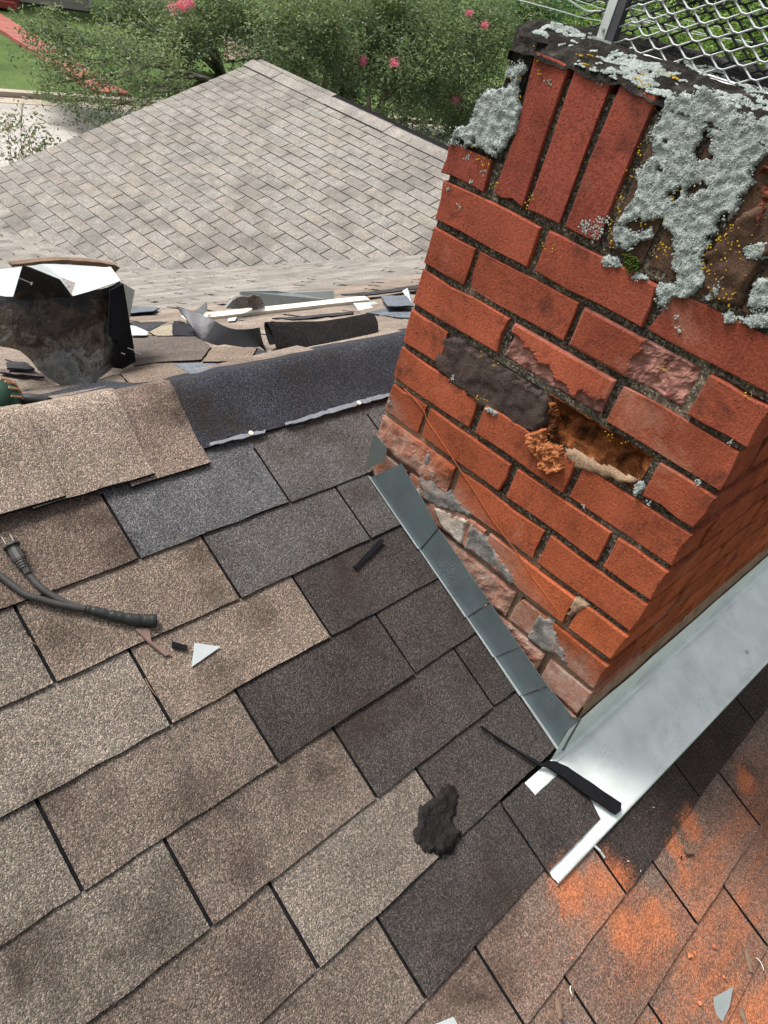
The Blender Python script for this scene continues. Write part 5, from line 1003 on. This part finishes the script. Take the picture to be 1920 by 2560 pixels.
for (a, b), lb in zip(D['twigs'], ['pale dry stem beside the curled bark sliver', 'pale dry stem near the right edge below the orange sliver', 'dry twig in the keyway below the cord at left', 'dry twig in the keyway left of the white triangle', 'dry twig on the grey shingle at the bottom left', 'dry stem on the keyway at the bottom right', 'dark dry stem among the crumbs']):
    A, B = rp(*a, .0095), rp(*b, .0115); M_ = (A+B)/2+Vector((rr.uniform(-.003, .003), rr.uniform(-.003, .003), .002)); m = MB(); m.tube([p-A for p in smoothpath([A, M_, B], 4)], .0009, 5); ob = m.build('twig', M['cream'] if 'pale' in lb else M['wood'], label=lb, cat='twig'); ob.location = A
A, B = [rp(*q, .0105) for q in D['straw']]; m = MB(); m.tube([Vector((0, 0, 0)), (B-A)*.5+Vector((0, 0, .003)), B-A], .0022, 8); ob = m.build('drinking_straw', M['white_metal'], label='small white and green plastic sliver under the apron edge', cat='plastic sliver'); ob.location = A
# ------------------------------------------------------------------ debris on the far slope
LC = {'tan': C_TAN, 'slate': (.16, .185, .215), 'dark': (.055, .06, .07), 'greybrown': (.14, .12, .108), 'black': (.03, .032, .038), 'lighttan': (.33, .295, .22), 'charcoal': (.06, .062, .068), 'mauve': (.20, .17, .175)}
LL = ['tan granule half of a cut shingle in front of the metal hood', 'blue grey underside piece beside the tan cut shingle', 'long dark torn shingle under the metal hood', 'grey brown shingle just right of the metal hood', 'tan shingle tab under the open end of the curled shingle', 'black square shingle piece left of the curled shingle', 'pale tan triangular shingle piece by the black square', 'charcoal shingle edge between the hood and the pale triangle', 'blue grey strip lying farther back right of the hood', 'mauve shingle strip at the left under the hood', 'charcoal strip on top of the mauve strip at left', 'thin mauve torn strip between ridge cap and hood', 'flat grey brown shingle in front of the curled shingle', 'charcoal shingle edge lifted beside the chimney', 'grey shingle lying flat against the chimney', 'crumpled grey felt beside the chimney', 'worn tan shingle between the tool and the hood', 'charcoal slab standing for the dark shadow under the near end of the curled shingle', 'small dark shingle scrap by the grey wedge of metal', 'long charcoal strip standing for the shade line along the cream edge strip']  # charcoal slabs standing for shade: under the curl's near end, along the cream strip
for i, ((kd, pl), lb) in enumerate(zip(D['loose'], LL)):
    c = Vector((sum(p[0] for p in pl)/len(pl), sum(p[1] for p in pl)/len(pl), sum(p[2] for p in pl)/len(pl)))
    o = rough_outline([Vector(p) for p in pl], .0012, .02, i); m = MB(); m.slab([p-c-Vector((0, 0, .004)) for p in o], (0, .001, .004), 0, 1)
    ob = m.build('loose_shingle_or_shade_slab', None, mats=SM, label=lb, cat='shingle', color=LC[kd], group='torn shingles strewn behind the ridge, with shade slabs'); ob.location = c
# curled shingle: a rolled body with an open flared end
rt, rb = [Vector(p) for p in D['roll_top']], [Vector(p) for p in D['roll_bot']]
base = rb[2].copy(); cu = empty('curled_shingle', base, 'curled up black shingle strip with a flared open end', 'shingle')
secs = []
for k in range(21):
    t = k/20*4; i = min(3, int(t)); f = t-i; T_, B_ = rt[i].lerp(rt[i+1], f), rb[i].lerp(rb[i+1], f)
    T_ = T_+Vector((0, 0, .012*(1-k/24))); up = (T_-B_); r_ = up.length*.5; cen = (T_+B_)/2; row = []
    back = Vector((up.x*.1, .05, 0)); 
    for a in range(22):
        an = radians(-105+ a*15.6)       # from the front bottom over the top to the back
        row.append(cen+up*.5*sin(an)-Vector((.15, .98, 0)).normalized()*cos(an)*r_*.62+Vector((0, 0, .0012*nz(k*.4, a*.5, 2)))-base)
    secs.append(row)
m = MB(); m.grid(secs); nq = len(m.f); m.m = [0]*nq
inner = [[p+(Vector((0, 0, 0))-(p-(r[0]+r[7])/2).normalized()*.004) for p in r[::-1]] for r in secs]; m.grid(inner, 1)
m.grid([secs[0], [p for p in inner[0][::-1]]], 1); m.grid([[p for p in inner[-1][::-1]], secs[-1]], 1); m.grid([[s[0] for s in inner][::1], [s[-1] for s in inner]], 1) if False else None
m.build('rolled_body', None, cu, mats=SM, color=(.016, .0155, .016), smooth=True)
e1, e2 = smoothpath(D['flapE1'], 4), smoothpath(D['flapE2'], 4); rows = []
for a, b in zip(e1, e2):
    row = []
    for k in range(9):
        t = k/8; p = a.lerp(b, t); sag = sin(pi*t)*.26*(b-a).length; p = p+Vector((.25, .6, -.42))*sag*.5
        p.z = max(p.z, zfar(p.y)+.004); row.append(p-base)
    rows.append(row)
m = MB(); m.grid(rows, 0); m.grid([[p+Vector((.002, .003, -.0035)) for p in r[::-1]] for r in rows], 1); m.grid([[r[0] for r in rows], [r[0]+Vector((.002, .003, -.0035)) for r in rows]], 1); m.grid([[r[-1]+Vector((.002, .003, -.0035)) for r in rows], [r[-1] for r in rows]], 1)
def flap_mat():
    t = NT('shingle_back_shaded_mouth'); p = t.pos(); x, y, z = t.sep(p); n = t.noise(p, 30., 5, .65)
    c = t.ramp(t.math('ADD', y, t.math('MULTIPLY', t.math('SUBTRACT', n, .5), .12)), [(.58, (.011, .0115, .013)), (.66, (.03, .03, .034)), (.71, (.15, .147, .155)), (.77, (.20, .20, .21)), (.83, (.11, .11, .12))])  # black towards the roll mouth is painted inside shade; grey is the sheet's back
    return t.fin(c, .9, t.bump(n, .4, .004), spec=.1)
M['flapback'] = flap_mat()
m.build('flared_flap', None, cu, mats=[M['flapback'], M['asphalt']], smooth=True)
# bent sheet metal hood
vb = Vector((.16, .45, -.06)); ve = empty('metal_hood', vb, 'torn tar smeared sheet metal flashing hood with a white inside', 'metal flashing')
ft, fmid, fb = [smoothpath(D[k], 4) for k in ('vent_front_top', 'vent_mid', 'vent_front_bot')]
rows = []; rv = random.Random(17); ft, fmid, fb = ft[::2]+[ft[-1]]*(len(ft) % 2 == 0), fmid[::2]+[fmid[-1]]*(len(fmid) % 2 == 0), fb[::2]+[fb[-1]]*(len(fb) % 2 == 0)
for k in range(10):
    t = k/9; row = []
    for a, b, c in zip(ft, fmid, fb):
        p = a*((1-t)*(1-2*t))+b*(4*t*(1-t))+c*(t*(2*t-1)); row.append(p-vb+Vector((0, .0025*nz(p.x*25, p.z*25, 3)+.006*abs(nz(p.x*13, p.z*13, 6))+rv.uniform(-.0022, .0022), 0)))
    rows.append(row)
m = MB(); m.grid(rows); m.grid([[p+Vector((0, .002, 0)) for p in r[::-1]] for r in rows]); m.grid([rows[-1], [p+Vector((0, .002, 0)) for p in rows[-1]]]); m.build('front_sheet', M['tar_metal'], ve, smooth=False)
m = MB(); m.slab([Vector(p)-vb for p in D['flap']], (0, .002, 0)); m.build('torn_flap', M['tar_metal'], ve)
for pl in D['white_top']:
    m = MB(); m.slab([Vector(p)-vb for p in pl], (0, .0, -.0015)); m.build('inner_sheet', M['white_metal'], ve)
sp = [Vector(p)-vb+Vector((0, -.006, 0)) for p in D['vent_strip']]; m = MB(); m.slab(sp, (0, -.003, 0)); m.build('tape_strip', M['felt'], ve)
side = [ft[-1], fmid[-1], fb[-1]]; m = MB(); m.slab([p-vb for p in side]+[Vector((.345, .56, -.115))-vb, Vector((.40, .60, .04))-vb], (-.001, 0, 0)); m.build('side_sheet', M['galv'], ve)
o = rough_outline([Vector(p)-vb for p in D['wood']], .002, .02, 6); m = MB(); m.slab(o, (0, .018, 0)); m.build('wood_strip', M['wood'], ve, label='rotten wood strip along the back rim')
a, b = [Vector(p)-vb for p in D['nail_on_flap']]; m = MB(); m.tube([a, b], .0012, 6); m.tube([b, b+(b-a).normalized()*.0015], .003, 8); m.build('nail', M['brass'], ve)
for px, pz in ((.262, -.005), (.285, .0), (.30, -.012)): 
    m = MB(); m.tube([Vector((px, .425, pz))-vb, Vector((px+.012, .415, pz-.003))-vb], .0012, 6); m.build('nail', M['brass'], ve)
# pale strip, old flashing, scraps
A, B = Vector(D['bar'][0]), Vector(D['bar'][1]); L_ = B-A; m = MB()
m.slab([Vector((0, -.008, 0)), L_+Vector((0, -.008, 0)), L_+Vector((0, .02, 0)), Vector((0, .02, 0))], (0, 0, .003)); m.slab([Vector((0, -.008, -.012)), L_+Vector((0, -.008, -.012)), L_+Vector((0, -.008, .003)), Vector((0, -.008, .003))], (0, -.003, 0))
ob = m.build('edge_strip', M['cream'], label='long cream metal edge strip behind the curled shingle', cat='metal strip'); ob.location = A
pl = [Vector(p) for p in D['oldflash']]; base = pl[6].copy(); of = empty('old_flashing', base, 'stained old flashing sheet with a charred torn end', 'metal flashing')
m = MB(); m.slab([p-base for p in pl], (0, .004, .001)); m.build('sheet', M['galv'], of)
m = MB(); m.slab([p-base-Vector((0, .012, 0)) for p in rough_outline([Vector(p) for p in D['oldend']], .004, .02, 4)], (0, .01, 0)); m.build('charred_end', M['tar_metal'], of)
for key, mat, lb in (('scrapw', 'white_metal', 'white folded metal scrap near the chimney'), ('scrapu', 'white_metal', 'white metal sliver standing against the chimney'), ('scraps', 'white_metal', 'tiny white square scrap behind the curled shingle'), ('scrapm', 'galv', 'grey wedge of metal behind the flared flap'), ('scrapwedge', 'white_metal', 'silvery wedge scrap right of the metal hood')):
    pl = [Vector(p) for p in D[key]]; c = sum(pl, Vector((0, 0, 0)))/len(pl); m = MB(); m.slab([p-c for p in pl], (0, -.001, .0015)); ob = m.build('metal_scrap', M[mat], label=lb, cat='metal scrap'); ob.location = c
# power tool at the left with its sleeve and cord
ta = [Vector(p) for p in D['tool_axis']]; base = ta[1].copy(); tl = empty('power_tool', base, 'green corded power tool with vented end at the left edge', 'power tool')
ax = (ta[1]-ta[0]).normalized()
def ring(m, prof, mi=0, n=20): m.tube([ta[1]-base+ax*p for p, r in prof], [r for p, r in prof], n, mi)
m = MB(); ring(m, [(-.22, .028), (-.16, .033), (-.10, .038), (-.03, .040), (-.010, .039)]); m.build('casing', M['tool_green'], tl, smooth=True)
m = MB(); ring(m, [(-.011, .037), (.004, .035), (.010, .026), (.014, .012)]); m.build('end_cap', M['tool_green'], tl, smooth=True)
for i in range(16):
    an = 2*pi*i/16; u = ax.cross(Vector((0, 0, 1))).normalized(); w = ax.cross(u); dr = u*cos(an)+w*sin(an); m = MB()
    m.tube([dr*.0405-ax*.012, dr*.0375+ax*.004, dr*.027+ax*.0125], .0022, 5); m.build('vent_fin', M['tool_dust'], tl)
s_ = [Vector(p)-base for p in D['sleeve']]; m = MB(); m.tube(smoothpath(s_, 4), [.0105+.0006*(i % 2) for i in range(9)], 12); m.build('cord_sleeve', M['black_plastic'], tl, smooth=True)
m = MB(); m.tube(smoothpath([Vector(p)-base for p in D['loop']], 6), .0048, 10); m.build('cord', M['rubber'], tl, smooth=True)
m = MB(); m.tube(smoothpath([Vector(p)-base for p in D['cord2']], 6), .0045, 10); m.build('cord', M['rubber'], tl, smooth=True)
# ------------------------------------------------------------------ trees and shrubs
def leaves(clumps, per, size, seed, mat, name, parent, base, flat_=.75, squash=.8, shape='leaf'):
    r = random.Random(seed); vs = []; fs = []; tint = []
    for (x, y, z, R) in clumps:
        n = int(per*R*R); subs = [(r.gauss(0, .5), r.gauss(0, .5), r.gauss(0, .5)*squash) for _ in range(max(5, int(26*R)))]
        shade = r.uniform(-.12, .12)
        for _ in range(n):
            s = subs[r.randrange(len(subs))]; q = .17+.05/R
            p = Vector((x, y, z))-base+Vector((s[0]+r.gauss(0, q), s[1]+r.gauss(0, q), s[2]+r.gauss(0, q)*.8))*R
            a, b = size*r.uniform(.6, 1.4), size*r.uniform(.28, .5); t = Vector((r.gauss(0, 1), r.gauss(0, 1), r.gauss(0, .6))).normalized(); u = t.cross(Vector((r.gauss(0, .7), r.gauss(0, .7), 1))).normalized()
            k = len(vs); vs += [p-t*a*.5, p+u*b*.5, p+t*a*.5, p-u*b*.5]; fs.append((k, k+1, k+2, k+3))
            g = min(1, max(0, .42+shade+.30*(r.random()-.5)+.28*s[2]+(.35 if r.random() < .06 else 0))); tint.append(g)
    o = mk(name, vs, fs, mat, parent); ca = o.data.color_attributes.new('tint', 'FLOAT_COLOR', 'CORNER'); buf = []
    for g in tint: buf += [g, g, g, 1.]*4
    ca.data.foreach_set('color', buf); return o
def tree(nm, spec, label, cat, per, size, mat, seed, rt=.12, trunks=3, group=None, name='crape_myrtle', zb=None):
    r = random.Random(seed); b = Vector(spec[0]); b.z = zlawn(b.y) if zb is None else zb; cl = spec[1:]
    t = empty(name, b, label, cat, group)
    tm = MB(); hub = []
    cen = sum((Vector(c[:3]) for c in cl), Vector((0, 0, 0)))/len(cl)
    for k in range(trunks):
        top = b.lerp(cen, .48)+Vector((r.uniform(-.6, .6), r.uniform(-.6, .6), r.uniform(-.2, .3))); mid = b.lerp(top, .5)+Vector((r.uniform(-.2, .2), r.uniform(-.2, .2), 0)); st_ = b+Vector((r.uniform(-.2, .2), r.uniform(-.2, .2), -.15))
        pth = smoothpath([st_-b, mid-b, top-b], 4); tm.tube(pth, [rt*(1-.5*i/(len(pth)-1)) for i in range(len(pth))], 8); hub.append(top)
    for c in cl:
        e = Vector(c[:3]); h = min(hub, key=lambda q: (q-e).length); mid = h.lerp(e, .5)+Vector((r.uniform(-.25, .25), r.uniform(-.25, .25), r.uniform(0, .3))); pth = smoothpath([h-b, mid-b, e-b], 4)
        tm.tube(pth, [rt*.42*(1-.75*i/(len(pth)-1)) for i in range(len(pth))], 6)
        for _ in range(4):
            q = e+Vector((r.gauss(0, .6), r.gauss(0, .6), r.gauss(0, .5)))*c[3]; tm.tube([mid.lerp(e, .6)-b, mid.lerp(q, .75)-b+Vector((0, 0, .05)), q-b], [rt*.16, rt*.10, rt*.04], 5)
    tm.build('trunk', M['bark'], t, smooth=True)
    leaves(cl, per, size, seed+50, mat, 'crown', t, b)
    return t
TD = D['trees']; GR = 'trees across the street'
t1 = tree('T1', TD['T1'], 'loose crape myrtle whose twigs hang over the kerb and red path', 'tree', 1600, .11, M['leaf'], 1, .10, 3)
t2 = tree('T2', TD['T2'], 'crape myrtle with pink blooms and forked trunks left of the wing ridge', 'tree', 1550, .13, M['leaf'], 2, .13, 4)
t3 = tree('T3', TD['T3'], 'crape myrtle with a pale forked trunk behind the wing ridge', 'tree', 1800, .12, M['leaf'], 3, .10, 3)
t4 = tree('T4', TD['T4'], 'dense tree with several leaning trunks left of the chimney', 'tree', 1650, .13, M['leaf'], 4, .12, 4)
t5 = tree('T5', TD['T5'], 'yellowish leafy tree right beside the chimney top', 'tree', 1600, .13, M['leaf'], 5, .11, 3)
tree('F1', TD['F1'], 'hazy green tree left of the overhead wires', 'tree', 420, .26, M['leaf_far'], 6, .18, 2, name='shade_tree')
tree('F2', TD['F2'], 'hazy green tree behind the overhead wires', 'tree', 420, .28, M['leaf_far'], 7, .18, 2, name='shade_tree')
tree('F3', TD['F3'], 'yellow green bush at the foot of the mesh post', 'bush', 800, .16, M['leaf_bright'], 8, .06, 3, name='bush')
tree('F4', TD['F4'], 'bright lime bush seen through the left of the mesh', 'bush', 650, .2, M['leaf_bright'], 9, .07, 3, name='bush')
tree('F5', TD['F5'], 'bright lime bush seen through the right of the mesh', 'bush', 650, .2, M['leaf_bright'], 10, .07, 3, name='bush')
tree('F6', TD['F6'], 'dark tree high behind the mesh nearest the post', 'tree', 300, .34, M['leaf_dark'], 12, .2, 2, name='shade_tree')
tree('F7', TD['F7'], 'dark tree at the top right corner behind the mesh', 'tree', 300, .34, M['leaf_dark'], 13, .2, 2, name='shade_tree')
# bloom clusters belong to the myrtles
rf = random.Random(8)
def bloom(p, tr, R):
    b = tr.location; cl = []; leaves([(p[0], p[1], p[2], R)], 260/(R*R), .045, int(p[0]*100), M['petal'], 'bloom', tr, Vector(b))['kind'] = 'stuff'
own = [t2, t2, t2, t2, t4, t4, t5, t5, t4, t5]
for p, tr, R in zip(D['flowers'], own, [.15, .16, .14, .10, .10, .05, .06, .05, .04, .04]): bloom(p, tr, R)
# far wood closing the view
def wood(name, cs, per, size, mat, seed): 
    o = leaves(cs, per, size, seed, mat, name, None, Vector((0, 0, 0))); o['kind'] = 'stuff'; o['label'] = 'far green wood closing the view behind the houses'; o['category'] = 'wood'; return o
rw = random.Random(77); cs = []
for i in range(150):
    az = radians(rw.uniform(-15, 100)); dist = rw.uniform(66, 105); cs.append((CP.x+dist*sin(az), CP.y+dist*cos(az), ZG+rw.uniform(.5, 11), rw.uniform(2.6, 4.6)))
wood('distant_wood', cs, 60, .65, M['leaf_far'], 70)
# understorey shrubs below the crape myrtles
US = [((640, 160), 'dark shrub under the pink flowering myrtle'), ((720, 190), 'dark shrub between the two forked trunks'), ((850, 260), 'dark shrub behind the wing ridge centre'), ((1010, 310), 'low dark shrub left of the chimney shoulder'), ((1100, 330), 'low dark shrub touching the chimney outline'), ((460, 170), 'low green shrub on the lawn by the forked trunks'), ((330, 60), 'dark rounded shrub beside the beige house corner')]
for i, (px, lb) in enumerate(US):
    v = Vector([CR[0][k]*(px[0]-960)/1848.+CR[1][k]*(px[1]-1280)/1848.+CR[2][k] for k in range(3)]); t_ = (ZG-CP.z)/v.z; g = CP+v*t_*.97
    g.z = zlawn(g.y); r = random.Random(i+90); spec = [list(g)]+[[g.x+r.uniform(-1.1, 1.1), g.y+r.uniform(-.7, .7), g.z+r.uniform(.4, 1.5), r.uniform(.5, .9)] for _ in range(5)]
    tree('U', spec, lb, 'shrub', 1300, .15, M['leaf_dark'], 200+i, .04, 3, name='shrub')
sh = D['shrub']; tree('S', sh, 'young shrub with pinkish tips in front of the street', 'shrub', 1500, .075, M['leaf_pinkish'], 300, .018, 5, name='young_shrub', zb=ZG)
# overhead wires
for i, (w, lb) in enumerate(zip(D['wires'], ['lower straight overhead wire left of the mesh post', 'curly white overhead cable left of the mesh post', 'upper overhead wire meeting the mesh post', 'short topmost overhead wire by the mesh post'])):
    c = Vector(w[0]); ext = [Vector(p) for p in w]; ext.append(ext[-1]+(ext[-1]-ext[-2])*4); m = MB(); m.tube([p-c for p in smoothpath(ext, 4)], [.011, .02, .009, .008][i], 6); ob = m.build('overhead_wire', M['wire'], label=lb, cat='wire'); ob.location = c
